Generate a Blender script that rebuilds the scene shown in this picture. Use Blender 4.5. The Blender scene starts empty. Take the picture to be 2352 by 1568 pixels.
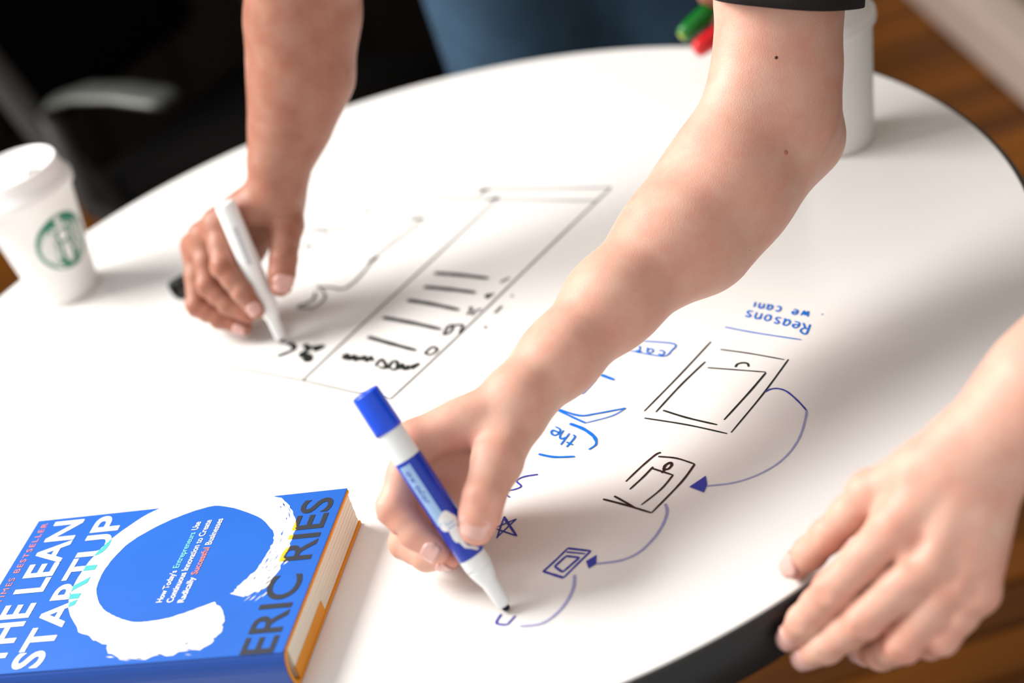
import bpy, bmesh, math, random
import numpy as np
from mathutils import Vector, Matrix
random.seed(7); np.random.seed(7)
S = bpy.context.scene
COL = S.collection
PI = math.pi
V = Vector

# ------------------------------------------------------------------ camera, world, lights, exposure
TZ = 0.74                                        # height of the table top
TC = V((-0.0632, 1.1964, TZ)); TR = 0.4727       # centre and radius of the round table
F = V((0, 0.858528, -0.512767))
_r = -0.307756
R0 = V((1, 0, 0)); U0 = V((0, 0.512767, 0.858528))
CR = math.cos(_r)*R0 + math.sin(_r)*U0; CU = -math.sin(_r)*R0 + math.cos(_r)*U0
cam_d = bpy.data.cameras.new('camera'); cam = bpy.data.objects.new('camera', cam_d); COL.objects.link(cam)
cam.matrix_world = Matrix(((CR.x, CU.x, -F.x, 0), (CR.y, CU.y, -F.y, 0), (CR.z, CU.z, -F.z, TZ+0.67), (0, 0, 0, 1)))
cam_d.sensor_width = 36; cam_d.lens = 4000/2352*36; cam_d.clip_start = .02
cam_d.dof.use_dof = True; cam_d.dof.focus_distance = 1.145; cam_d.dof.aperture_fstop = 2.8
S.camera = cam
S.view_settings.view_transform = 'Standard'; S.view_settings.look = 'None'
S.view_settings.gamma = 1; S.view_settings.use_curve_mapping = False
S.view_settings.exposure = 0.0
w = bpy.data.worlds.new('world'); S.world = w; w.use_nodes = True
w.node_tree.nodes['Background'].inputs[0].default_value = (1.0, .985, .965, 1)
w.node_tree.nodes['Background'].inputs[1].default_value = .84
def area(name, loc, target, size, size_y, power, col):
    l = bpy.data.lights.new(name, 'AREA'); l.shape = 'RECTANGLE'; l.size = size; l.size_y = size_y
    l.energy = power; l.color = col
    o = bpy.data.objects.new(name, l); COL.objects.link(o); o.location = loc
    o.rotation_euler = (V(target)-V(loc)).to_track_quat('-Z', 'Y').to_euler()
    return o
area('window_daylight', (-1.85, 1.92, 2.54), (-.05, 1.15, .8), 1.5, 1.1, 148, (1, .97, .93))

# ------------------------------------------------------------------ materials
def mat(name, col, rough=.5, spec=.5, noise=None, metal=0, bump=None, sss=0, coat=0):
    m = bpy.data.materials.new(name); m.use_nodes = True
    nt = m.node_tree; b = nt.nodes['Principled BSDF']
    b.inputs['Base Color'].default_value = (*col, 1); b.inputs['Roughness'].default_value = rough
    b.inputs['Specular IOR Level'].default_value = spec; b.inputs['Metallic'].default_value = metal
    if coat: b.inputs['Coat Weight'].default_value = coat; b.inputs['Coat Roughness'].default_value = .12
    if sss:
        b.inputs['Subsurface Weight'].default_value = sss
        b.inputs['Subsurface Radius'].default_value = (1, .35, .2); b.inputs['Subsurface Scale'].default_value = .004
    if noise or bump:
        tc = nt.nodes.new('ShaderNodeTexCoord')
    if noise:
        sc, amt = noise[:2]
        n = nt.nodes.new('ShaderNodeTexNoise'); n.inputs['Scale'].default_value = sc; n.inputs['Detail'].default_value = 4
        nt.links.new(tc.outputs['Object'], n.inputs['Vector'])
        mx = nt.nodes.new('ShaderNodeMix'); mx.data_type = 'RGBA'
        c2 = noise[2] if len(noise) > 2 else tuple(c*(1-amt) for c in col)
        mx.inputs[6].default_value = (*col, 1); mx.inputs[7].default_value = (*c2, 1)
        nt.links.new(n.outputs['Fac'], mx.inputs[0]); nt.links.new(mx.outputs[2], b.inputs['Base Color'])
    if bump:
        n2 = nt.nodes.new('ShaderNodeTexNoise'); n2.inputs['Scale'].default_value = bump[0]; n2.inputs['Detail'].default_value = 3
        nt.links.new(tc.outputs['Object'], n2.inputs['Vector'])
        bp = nt.nodes.new('ShaderNodeBump'); bp.inputs['Strength'].default_value = bump[1]; bp.inputs['Distance'].default_value = bump[2]
        nt.links.new(n2.outputs['Fac'], bp.inputs['Height']); nt.links.new(bp.outputs[0], b.inputs['Normal'])
    return m

def skin_mat(name, base, red, pale):
    m = bpy.data.materials.new(name); m.use_nodes = True; nt = m.node_tree; b = nt.nodes['Principled BSDF']
    b.inputs['Roughness'].default_value = .46; b.inputs['Specular IOR Level'].default_value = .35
    b.inputs['Subsurface Weight'].default_value = .25
    b.inputs['Subsurface Radius'].default_value = (1, .35, .2); b.inputs['Subsurface Scale'].default_value = .004
    tc = nt.nodes.new('ShaderNodeTexCoord')
    n = nt.nodes.new('ShaderNodeTexNoise'); n.inputs['Scale'].default_value = 45; n.inputs['Detail'].default_value = 5; n.inputs['Roughness'].default_value = .6
    nt.links.new(tc.outputs['Object'], n.inputs['Vector'])
    cr = nt.nodes.new('ShaderNodeValToRGB'); e = cr.color_ramp.elements
    e[0].position = .32; e[0].color = (*red, 1); e[1].position = .72; e[1].color = (*pale, 1)
    k = e.new(.5); k.color = (*base, 1)
    nt.links.new(n.outputs['Fac'], cr.inputs[0])
    at = nt.nodes.new('ShaderNodeAttribute'); at.attribute_name = 'flush'
    mx = nt.nodes.new('ShaderNodeMix'); mx.data_type = 'RGBA'
    mu = nt.nodes.new('ShaderNodeMath'); mu.operation = 'MULTIPLY'; mu.inputs[1].default_value = 1.0
    nt.links.new(at.outputs['Fac'], mu.inputs[0]); nt.links.new(mu.outputs[0], mx.inputs[0])
    nt.links.new(cr.outputs[0], mx.inputs[6]); mx.inputs[7].default_value = (base[0]*1.0, base[1]*.60, base[2]*.53, 1)
    nt.links.new(mx.outputs[2], b.inputs['Base Color'])
    n2 = nt.nodes.new('ShaderNodeTexNoise'); n2.inputs['Scale'].default_value = 1300; n2.inputs['Detail'].default_value = 2
    mp = nt.nodes.new('ShaderNodeMapping'); mp.inputs['Scale'].default_value = (1, 1, .5)
    nt.links.new(tc.outputs['Object'], mp.inputs[0]); nt.links.new(mp.outputs[0], n2.inputs['Vector'])
    bp = nt.nodes.new('ShaderNodeBump'); bp.inputs['Strength'].default_value = .6; bp.inputs['Distance'].default_value = .0004
    nt.links.new(n2.outputs['Fac'], bp.inputs['Height']); nt.links.new(bp.outputs[0], b.inputs['Normal'])
    return m

def plank_mat():
    m = bpy.data.materials.new('plank_wood'); m.use_nodes = True; nt = m.node_tree; b = nt.nodes['Principled BSDF']
    b.inputs['Roughness'].default_value = .5; b.inputs['Specular IOR Level'].default_value = .25
    tc = nt.nodes.new('ShaderNodeTexCoord'); mp = nt.nodes.new('ShaderNodeMapping'); mp.inputs['Scale'].default_value = (2, 30, 30)
    n = nt.nodes.new('ShaderNodeTexNoise'); n.inputs['Scale'].default_value = 1.5; n.inputs['Detail'].default_value = 5
    nt.links.new(tc.outputs['Object'], mp.inputs[0]); nt.links.new(mp.outputs[0], n.inputs['Vector'])
    oi = nt.nodes.new('ShaderNodeObjectInfo')
    ad = nt.nodes.new('ShaderNodeMath'); ad.operation = 'MULTIPLY_ADD'; ad.inputs[1].default_value = .55; ad.inputs[2].default_value = -.02
    nt.links.new(oi.outputs['Random'], ad.inputs[0])
    a2 = nt.nodes.new('ShaderNodeMath'); a2.operation = 'MULTIPLY_ADD'; a2.inputs[1].default_value = .5
    nt.links.new(n.outputs['Fac'], a2.inputs[0]); nt.links.new(ad.outputs[0], a2.inputs[2])
    cr = nt.nodes.new('ShaderNodeValToRGB'); e = cr.color_ramp.elements
    e[0].position = .1; e[0].color = (.014, .0035, .0012, 1); e[1].position = .95; e[1].color = (.23, .072, .005, 1)
    nt.links.new(a2.outputs[0], cr.inputs[0]); nt.links.new(cr.outputs[0], b.inputs['Base Color'])
    return m

M = {
 'laminate': mat('white_laminate', (.80, .785, .765), .22, .5, noise=(3, .02)),
 'edge': mat('black_edge', (.012, .012, .012), .45, .4, noise=(40, .3)),
 'metal_dark': mat('dark_metal', (.03, .03, .032), .4, .5, metal=.6, noise=(20, .3)),
 'silver': mat('brushed_silver', (.085, .09, .082), .5, .5, metal=.75, noise=(60, .15)),
 'grey_plastic': mat('grey_plastic', (.045, .045, .045), .6, .2, noise=(30, .2)),
 'black_fabric': mat('black_fabric', (.003, .0027, .0026), .95, .04, noise=(200, .4)),
 'paper': mat('white_paper_cup', (.83, .82, .80), .55, .3, noise=(30, .03)),
 'lid': mat('white_lid_plastic', (.84, .82, .81), .3, .5, noise=(20, .02)),
 'green_print': mat('green_print', (.012, .20, .12), .5, .3, noise=(90, .15)),
 'white_print': mat('white_print', (.80, .80, .77), .5, .3, noise=(90, .03)),
 'ink_black': mat('black_ink', (.012, .016, .014), .45, .3, noise=(300, .3)),
 'ink_brown': mat('brown_black_ink', (.035, .012, .012), .45, .3, noise=(300, .3)),
 'ink_navy': mat('blue_violet_ink', (.045, .06, .42), .45, .3, noise=(250, .3)),
 'ink_blue': mat('bright_blue_ink', (.004, .17, .70), .45, .3, noise=(250, .3)),
 'ink_faded': mat('faded_blue_ink', (.36, .36, .62), .45, .3, noise=(150, .15)),
 'ink_grey': mat('thin_black_ink', (.025, .026, .024), .45, .3, noise=(200, .3)),
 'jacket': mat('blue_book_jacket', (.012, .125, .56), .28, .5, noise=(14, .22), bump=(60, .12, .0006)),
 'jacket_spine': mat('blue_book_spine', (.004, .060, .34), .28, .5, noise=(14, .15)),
 'jacket_white': mat('white_jacket_print', (.80, .79, .78), .35, .4, noise=(40, .04)),
 'jacket_grey': mat('charcoal_jacket_print', (.030, .034, .045), .35, .4, noise=(60, .2)),
 'jacket_teal': mat('teal_jacket_print', (.06, .45, .46), .35, .4, noise=(60, .1)),
 'jacket_yellow': mat('yellow_jacket_print', (.85, .50, .01), .35, .4, noise=(60, .1)),
 'jacket_pink': mat('salmon_jacket_print', (.80, .22, .17), .35, .4, noise=(60, .1)),
 'jacket_sky': mat('pale_teal_jacket_print', (.18, .58, .75), .35, .4, noise=(60, .1)),
 'orange': mat('orange_endpaper', (.80, .32, .02), .5, .3, noise=(40, .1)),
 'pages': mat('cream_pages', (.80, .76, .64), .7, .2, noise=(12, .06)),
 'pen_white': mat('white_marker_plastic', (.80, .82, .82), .3, .5, noise=(60, .03)),
 'pen_blue': mat('blue_marker_plastic', (.001, .075, .78), .3, .5, noise=(60, .1)),
 'pen_label': mat('dark_blue_marker_label', (.006, .035, .42), .3, .5, noise=(60, .12)),
 'pen_panel': mat('pale_blue_label_panel', (.34, .52, .80), .35, .4, noise=(80, .1)),
 'pen_grey': mat('pale_grey_print', (.55, .58, .62), .35, .4, noise=(80, .1)),
 'nib': mat('dark_felt_nib', (.015, .015, .035), .8, .2, noise=(200, .3)),
 'pen_green': mat('green_marker_plastic', (.003, .16, .012), .3, .5, noise=(60, .1)),
 'pen_red': mat('red_marker_plastic', (.62, .004, .008), .3, .5, noise=(60, .1)),
 'pen_yellow': mat('yellow_green_plug', (.30, .36, .03), .4, .4, noise=(60, .1)),
 'pen_black': mat('black_marker_plastic', (.012, .016, .014), .35, .5, noise=(60, .2)),
 'skin_b': skin_mat('fair_skin', (.66, .365, .275), (.65, .315, .238), (.68, .415, .318)),
 'skin_a': skin_mat('tan_skin', (.34, .150, .098), (.31, .118, .075), (.38, .185, .128)),
 'nail_b': mat('fingernail_fair', (.70, .41, .36), .25, .5, noise=(100, .08)),
 'nail_a': mat('fingernail_tan', (.60, .34, .30), .25, .5, noise=(100, .08)),
 'mole': mat('brown_mole', (.07, .02, .015), .6, .3, noise=(300, .2)),
 'mole_pink': mat('pink_mole', (.52, .20, .16), .5, .3, noise=(300, .2)),
 'denim': mat('blue_denim', (.05, .105, .175), .9, .2, noise=(25, .6), bump=(400, .3, .001)),
 'shirt_dark': mat('charcoal_shirt', (.022, .019, .020), .9, .2, noise=(60, .4), bump=(300, .3, .001)),
 'hair': mat('dark_hair', (.02, .012, .008), .5, .4, noise=(80, .5), bump=(120, .6, .004)),
 'eye': mat('eye', (.6, .6, .6), .2, noise=(40, .1)),
 'plank': plank_mat(),
 'subfloor': mat('subfloor', (.012, .005, .003), .8, noise=(10, .3)),
 'wall_dark': mat('dark_wall', (.0055, .0036, .0030), .9, .05, noise=(2.2, .8)),
 'wall_beige': mat('beige_wall', (.27, .235, .185), .8, .3, noise=(3, .15)),
 'trim': mat('pale_trim', (.52, .42, .36), .5, .4, noise=(6, .1)),
 'door': mat('olive_brown_door', (.15, .115, .07), .5, .4, noise=(5, .2)),
 'rubber': mat('black_rubber', (.006, .006, .007), .6, .3, noise=(30, .3)),
}

# ------------------------------------------------------------------ object helpers
def tag(o, label=None, cat=None, group=None, kind=None):
    if label: o['label'] = label
    if cat: o['category'] = cat
    if group: o['group'] = group
    if kind: o['kind'] = kind
    return o
def empty(name, loc=(0, 0, 0), rot=None):
    o = bpy.data.objects.new(name, None); COL.objects.link(o); o.location = loc; o.empty_display_size = .02
    if rot is not None: o.rotation_euler = rot
    return o
def obj(name, me, m=None, parent=None, smooth=False):
    if isinstance(me, bmesh.types.BMesh):
        bm = me; me = bpy.data.meshes.new(name); bm.to_mesh(me); bm.free()
    if m is not None:
        if len(me.materials): me.materials.clear()
        me.materials.append(M[m] if isinstance(m, str) else m)
    if smooth: me.polygons.foreach_set('use_smooth', [True]*len(me.polygons))
    o = bpy.data.objects.new(name, me); COL.objects.link(o)
    if parent: o.parent = parent
    return o
def add_box(bm, c, s, rot=None, bevel=0):
    r = bmesh.ops.create_cube(bm, size=1)
    vs = r['verts']; bmesh.ops.scale(bm, vec=s, verts=vs)
    if bevel:
        es = list({e for v_ in vs for e in v_.link_edges})
        r2 = bmesh.ops.bevel(bm, geom=es, offset=bevel, segments=2, affect='EDGES', clamp_overlap=True)
        vs = list({v_ for f in r2['faces'] for v_ in f.verts} | {v_ for v_ in vs if v_.is_valid})
    if rot is not None: bmesh.ops.rotate(bm, cent=(0, 0, 0), matrix=rot, verts=vs)
    bmesh.ops.translate(bm, vec=c, verts=vs)
    return bm
def box(c, s, rot=None, bevel=0): return add_box(bmesh.new(), c, s, rot, bevel)
def lathe(prof, n=48, bm=None):
    bm = bm or bmesh.new(); rings = []
    for r, z in prof:
        if r < 1e-6: rings.append([bm.verts.new((0, 0, z))])
        else: rings.append([bm.verts.new((r*math.cos(2*PI*i/n), r*math.sin(2*PI*i/n), z)) for i in range(n)])
    for a, b in zip(rings, rings[1:]):
        for i in range(n):
            j = (i+1) % n
            if len(a) == 1 and len(b) == 1: continue
            if len(a) == 1: bm.faces.new((a[0], b[j], b[i]))
            elif len(b) == 1: bm.faces.new((a[i], a[j], b[0]))
            else: bm.faces.new((a[i], a[j], b[j], b[i]))
    bmesh.ops.recalc_face_normals(bm, faces=bm.faces)
    return bm
def tube(pts, radii, n=14, bm=None, flat=None):
    """swept tube; flat=(wx,wy) gives an elliptic section"""
    bm = bm or bmesh.new(); pts = [V(p) for p in pts]; rings = []
    up = V((0, 0, 1))
    for i, p in enumerate(pts):
        t = (pts[min(i+1, len(pts)-1)]-pts[max(i-1, 0)]).normalized()
        s = t.cross(up)
        if s.length < .05: s = t.cross(V((1, 0, 0)))
        s.normalize(); u = s.cross(t)
        r = radii[i] if hasattr(radii, '__len__') else radii
        fx, fy = flat or (1, 1)
        rings.append([bm.verts.new(p+s*math.cos(2*PI*k/n)*r*fx+u*math.sin(2*PI*k/n)*r*fy) for k in range(n)])
    for a, b in zip(rings, rings[1:]):
        for k in range(n): bm.faces.new((a[k], a[(k+1) % n], b[(k+1) % n], b[k]))
    bm.faces.new(list(reversed(rings[0]))); bm.faces.new(rings[-1])
    bmesh.ops.recalc_face_normals(bm, faces=bm.faces)
    return bm
def poly(pts, z=0, h=0, bm=None):
    bm = bm or bmesh.new()
    f = bm.faces.new([bm.verts.new((x, y, z)) for x, y in pts])
    f.normal_update()
    if f.normal.z < 0: f.normal_flip()
    if h:
        r = bmesh.ops.extrude_face_region(bm, geom=[f]); vs = [g for g in r['geom'] if isinstance(g, bmesh.types.BMVert)]
        bmesh.ops.translate(bm, vec=(0, 0, h), verts=vs); bmesh.ops.recalc_face_normals(bm, faces=bm.faces)
    return bm
def text_mesh(txt, size=1, bold=0, spacing=1):
    c = bpy.data.curves.new('text', 'FONT'); c.body = txt; c.size = size; c.offset = bold; c.space_character = spacing
    c.resolution_u = 6; c.fill_mode = 'FRONT'
    o = bpy.data.objects.new('text', c); COL.objects.link(o)
    dg = bpy.context.evaluated_depsgraph_get(); me = bpy.data.meshes.new_from_object(o.evaluated_get(dg))
    bpy.data.objects.remove(o); bpy.data.curves.remove(c)
    bm = bmesh.new(); bm.from_mesh(me); bpy.data.meshes.remove(me)
    return bm
def fit(bm, x0, x1, y0, y1, z, shear=0):
    xs = [v_.co.x for v_ in bm.verts]; ys = [v_.co.y for v_ in bm.verts]
    ax, bx, ay, by = min(xs), max(xs), min(ys), max(ys)
    for v_ in bm.verts:
        u = (v_.co.x-ax)/(bx-ax); q = (v_.co.y-ay)/(by-ay)
        v_.co = (x0+(x1-x0)*u, y0+(y1-y0)*q+shear*u, z)
    return bm

# ------------------------------------------------------------------ implicit body modelling (numpy field + surface nets)
def smin(a, b, k):
    h = np.maximum(k-np.abs(a-b), 0)
    return np.minimum(a, b)-h*h*(.25/k)
class Field:
    def __init__(s, lo, hi, v):
        s.v = v; s.o = np.floor(np.array(lo)/v).astype(int)
        s.n = np.ceil(np.array(hi)/v).astype(int)-s.o+1
        s.a = np.full(tuple(s.n), 1.0, np.float32)
    def sl(s, lo, hi):
        i0 = np.maximum(np.floor(np.array(lo)/s.v).astype(int)-s.o, 0); i1 = np.minimum(np.ceil(np.array(hi)/s.v).astype(int)-s.o+1, s.n)
        return i0, i1
    def dist(s, A, B, ra, rb, pad, sq=None):
        A = np.array(A, float); B = np.array(B, float); r = max(ra, rb)+pad
        i0, i1 = s.sl(np.minimum(A, B)-r, np.maximum(A, B)+r)
        if np.any(i1 <= i0): return None, None
        g = [((np.arange(i0[k], i1[k])+s.o[k])*s.v).astype(np.float32) for k in range(3)]
        P = [g[0][:, None, None]-A[0].astype(np.float32), g[1][None, :, None]-A[1].astype(np.float32), g[2][None, None, :]-A[2].astype(np.float32)]
        d = (B-A); L = float(d@d)
        t = np.clip((P[0]*d[0]+P[1]*d[1]+P[2]*d[2])/max(L, 1e-12), 0, 1).astype(np.float32) if L > 1e-12 else np.float32(0)
        Q = [P[k]-t*np.float32(d[k]) for k in range(3)]
        q2 = Q[0]**2+Q[1]**2+Q[2]**2
        if sq is not None:                       # sq=(axis, factor): factor>1 flattens along that axis
            n = np.array(sq[0], float); n /= np.linalg.norm(n); e = Q[0]*n[0]+Q[1]*n[1]+Q[2]*n[2]
            q2 = q2+e*e*np.float32(sq[1]**2-1)
        dd = np.sqrt(q2)-(ra+t*(rb-ra))
        return (slice(i0[0], i1[0]), slice(i0[1], i1[1]), slice(i0[2], i1[2])), dd.astype(np.float32)
    def cone(s, A, B, ra, rb, k=.004, sq=None):
        sl, d = s.dist(A, B, ra, rb, k+3*s.v, sq)
        if sl: s.a[sl] = smin(s.a[sl], d, k)
        return s
    def cut(s, A, B, r, k=.002):
        sl, d = s.dist(A, B, r, r, k+3*s.v)
        if sl: s.a[sl] = -smin(-s.a[sl], d, k)
    def merge(s, o, k):
        i0 = o.o-s.o; i1 = i0+o.n; j0 = np.maximum(i0, 0); j1 = np.minimum(i1, s.n)
        sl = tuple(slice(a, b) for a, b in zip(j0, j1)); so = tuple(slice(a, b) for a, b in zip(j0-i0, j1-i0))
        s.a[sl] = smin(s.a[sl], o.a[so], k)
    def mesh(s, smooth=3):
        a = s.a; n = s.n; ins = a < 0
        cnt = np.zeros(tuple(n-1), np.int8)
        for i in (0, 1):
            for j in (0, 1):
                for k in (0, 1): cnt += ins[i:n[0]-1+i, j:n[1]-1+j, k:n[2]-1+k]
        cells = np.argwhere((cnt > 0) & (cnt < 8)); lin = np.ravel_multi_index(cells.T, tuple(n))
        pos = np.zeros((len(cells), 3)); num = np.zeros(len(cells))
        for ax in range(3):
            o1, o2 = [(1, 2), (0, 2), (0, 1)][ax]
            for p in (0, 1):
                for q in (0, 1):
                    c0 = cells.copy(); c0[:, o1] += p; c0[:, o2] += q; c1 = c0.copy(); c1[:, ax] += 1
                    f0 = a[tuple(c0.T)]; f1 = a[tuple(c1.T)]; x = (f0 < 0) != (f1 < 0)
                    t = np.where(x, f0/np.where(x, f0-f1, 1), 0)
                    pt = c0.astype(float); pt[:, ax] += t
                    pos += pt*x[:, None]; num += x
        pos = (pos/num[:, None]+s.o)*s.v
        faces = []
        for ax in range(3):
            o1, o2 = [(1, 2), (2, 0), (0, 1)][ax]
            sa = [slice(None)]*3; sb = [slice(None)]*3; sa[ax] = slice(0, n[ax]-1); sb[ax] = slice(1, n[ax])
            e = np.argwhere(ins[tuple(sa)] != ins[tuple(sb)])
            e = e[(e[:, o1] > 0) & (e[:, o2] > 0) & (e[:, o1] < n[o1]-1) & (e[:, o2] < n[o2]-1)]
            q = []
            for p1, p2 in ((1, 1), (0, 1), (0, 0), (1, 0)):
                c = e.copy(); c[:, o1] -= p1; c[:, o2] -= p2
                q.append(np.searchsorted(lin, np.ravel_multi_index(c.T, tuple(n))))
            q = np.array(q).T; fl = ~ins[tuple(e.T)]
            q[fl] = q[fl][:, ::-1]; faces.append(q)
        Fc = np.concatenate(faces)
        ed = np.concatenate([Fc[:, [0, 1]], Fc[:, [1, 2]], Fc[:, [2, 3]], Fc[:, [3, 0]]])
        N = len(pos); deg = np.bincount(ed[:, 0], minlength=N)+np.bincount(ed[:, 1], minlength=N)
        for lam in ([.5, -.52]*smooth):
            acc = np.stack([np.bincount(ed[:, 0], pos[ed[:, 1], k], N)+np.bincount(ed[:, 1], pos[ed[:, 0], k], N) for k in range(3)], 1)
            pos = pos+lam*(acc/np.maximum(deg, 1)[:, None]-pos)
        return pos, Fc
def field_mesh(name, parts, flush=None):
    vs = []; fs = []; o = 0
    for p, q in parts: vs.append(p); fs.append(q+o); o += len(p)
    Vv = np.concatenate(vs); Q = np.concatenate(fs)
    me = bpy.data.meshes.new(name)
    me.vertices.add(len(Vv)); me.vertices.foreach_set('co', Vv.astype(np.float32).ravel())
    me.loops.add(Q.size); me.loops.foreach_set('vertex_index', Q.astype(np.int32).ravel())
    me.polygons.add(len(Q)); me.polygons.foreach_set('loop_start', np.arange(0, Q.size, 4, dtype=np.int32))
    me.polygons.foreach_set('use_smooth', np.ones(len(Q), bool))
    me.update(calc_edges=True); me.validate()
    if flush:
        fl = np.zeros(len(Vv), np.float32)
        for c, r, w_ in flush:
            fl += w_*np.exp(-((Vv-np.array(c))**2).sum(1)/(r*r))
        at = me.attributes.new('flush', 'FLOAT', 'POINT'); at.data.foreach_set('value', np.clip(fl, 0, 1))
    return me
A3 = lambda p: np.array(p, float)
def unit(v_): v_ = A3(v_); return v_/np.linalg.norm(v_)

def hand(f, J, R, wrist_w, k_f=.0035):
    """J: finger name -> joints [MCP,PIP,DIP,TIP]; thumb [CMC,MCP,IP,TIP]; wrist: dict index_side,pinky_side points"""
    lo = f.o*f.v; hi = (f.o+f.n)*f.v
    allp = np.concatenate([A3(J[n_]) for n_ in ('index', 'middle', 'ring', 'pinky', 'thumb')]+[A3(J['wrist'])])
    lo = np.maximum(allp.min(0)-.03, lo); hi = np.minimum(allp.max(0)+.03, hi)
    palm = Field(lo, hi, f.v); fin = Field(lo, hi, f.v)
    wi, wp = A3(J['wrist'][0]), A3(J['wrist'][1])
    names = ('index', 'middle', 'ring', 'pinky'); mcp = [A3(J[n_][0]) for n_ in names]
    for i, n_ in enumerate(names):
        w_ = wi+(wp-wi)*(i/3)
        palm.cone(w_, mcp[i], wrist_w, R[n_][0]*1.06, .010)
    for a, b, n_ in zip(mcp, mcp[1:], names[1:]):
        palm.cone(a, b, R[n_][0]*.80, R[n_][0]*.80, .008)
    pd = A3(J['palm_dir'])                       # unit vector from the back of the hand to the palm
    mid = (wi+wp)/2*.45+(mcp[1]+mcp[2])/2*.55
    palm.cone(mid+pd*.006, (mcp[1]+mcp[2])/2+pd*.006, .014, .010, .010)
    palm.cone(wp+pd*.004, mcp[3]*.7+wp*.3+pd*.007, .012, .010, .010)
    th = [A3(p) for p in J['thumb']]; rt = R['thumb']
    palm.cone(wi, th[0], wrist_w*.95, rt[0], .010)
    palm.cone(th[0], th[1], rt[0], rt[1], .009)
    wb_ = J.get('web', (.4, .55, .014)); palm.cone(th[0]*wb_[0]+th[1]*(1-wb_[0]), mcp[0]*wb_[1]+wi*(1-wb_[1]), .0075, .0085, wb_[2])
    for a, b, r1, r2 in J.get('extra', []): palm.cone(a, b, r1, r2, .010)
    for n_ in names:
        j = [A3(p) for p in J[n_]]; r = R[n_]
        g = Field(np.maximum(np.min(j, 0)-.022, lo), np.minimum(np.max(j, 0)+.022, hi), f.v)
        m1 = (j[0]+j[1])/2; m2 = (j[1]+j[2])/2
        g.cone(j[0], m1, r[0], (r[0]+r[1])/2*.97, k_f); g.cone(m1, j[1], (r[0]+r[1])/2*.97, r[1], k_f)
        g.cone(j[1], m2, r[1], (r[1]+r[2])/2*.97, k_f); g.cone(m2, j[2], (r[1]+r[2])/2*.97, r[2], k_f)
        g.cone(j[2], j[3], r[2], r[3], k_f)
        d1 = unit(j[1]-j[0]); d2 = unit(j[2]-j[1]); d3 = unit(j[3]-j[2])
        dors = d1-d2*1.0
        dors = unit(dors) if np.linalg.norm(dors) > .15 else -pd
        side = unit(np.cross(d2, dors))
        g.cone(j[1]+dors*r[1]*.35-side*.001, j[1]+dors*r[1]*.35+side*.001, r[1]*.74, r[1]*.74, .003)
        for jj, rr, off in ((j[1], r[1], (-.0028, 0, .0028)), (j[2], r[2], (-.0014, .0014))):
            dn = dors
            for o_ in off:
                c = jj+unit(d1+d2)*o_+dn*(rr*1.13)
                g.cut(c-side*rr*.45, c+side*rr*.45, .0009, .0016)
        fin.merge(g, .0010)
    palm.cone(th[1], th[1], rt[1]*1.02, rt[1]*1.02, .006)
    g = Field(np.maximum(np.min(th, 0)-.026, lo), np.minimum(np.max(th, 0)+.026, hi), f.v)
    m1 = (th[1]+th[2])/2
    g.cone(th[1], m1, rt[1], (rt[1]+rt[2])*.47, .005); g.cone(m1, th[2], (rt[1]+rt[2])*.47, rt[2], .005)
    g.cone(th[2], th[2]*.45+th[3]*.55, rt[2], rt[2]*.98, .004); g.cone(th[2]*.45+th[3]*.55, th[3], rt[2]*.98, rt[3], .004)
    tn = A3(J['thumb_dorsal']); d2 = unit(th[3]-th[2]); sd = unit(np.cross(d2, tn))
    for o_ in (-.0035, -.0008, .0022):
        c = th[2]+d2*o_+unit(tn-d2*(tn@d2))*(rt[2]*1.10); g.cut(c-sd*rt[2]*.4, c+sd*rt[2]*.4, .0006, .0018)
    fin.merge(g, .0010)
    palm.merge(fin, .0045)
    # hollows between the knuckles and a light tendon ridge behind each of them
    for a, b in zip(mcp, mcp[1:]):
        c = (a+b)/2-pd*.0160; palm.cut(c, c+(unit(a-wi))*.006, .003, .006)
    for i, n_ in enumerate(names):
        w_ = wi+(wp-wi)*(.2+i*.2)
        palm.cone(mcp[i]-pd*(R[n_][0]*.50), w_*.6+mcp[i]*.4-pd*(wrist_w*.55), R[n_][0]*.45, .003, .010)
    f.merge(palm, .010)
    fl = [(j_, .011, .55) for n_ in names for j_ in (J[n_][1],)]+[(J[n_][0], .014, .35) for n_ in names]+[(J[n_][3], .010, .5) for n_ in names]
    fl += [(J['thumb'][3], .012, .45), (J['thumb'][2], .012, .35)]
    return fl

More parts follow.
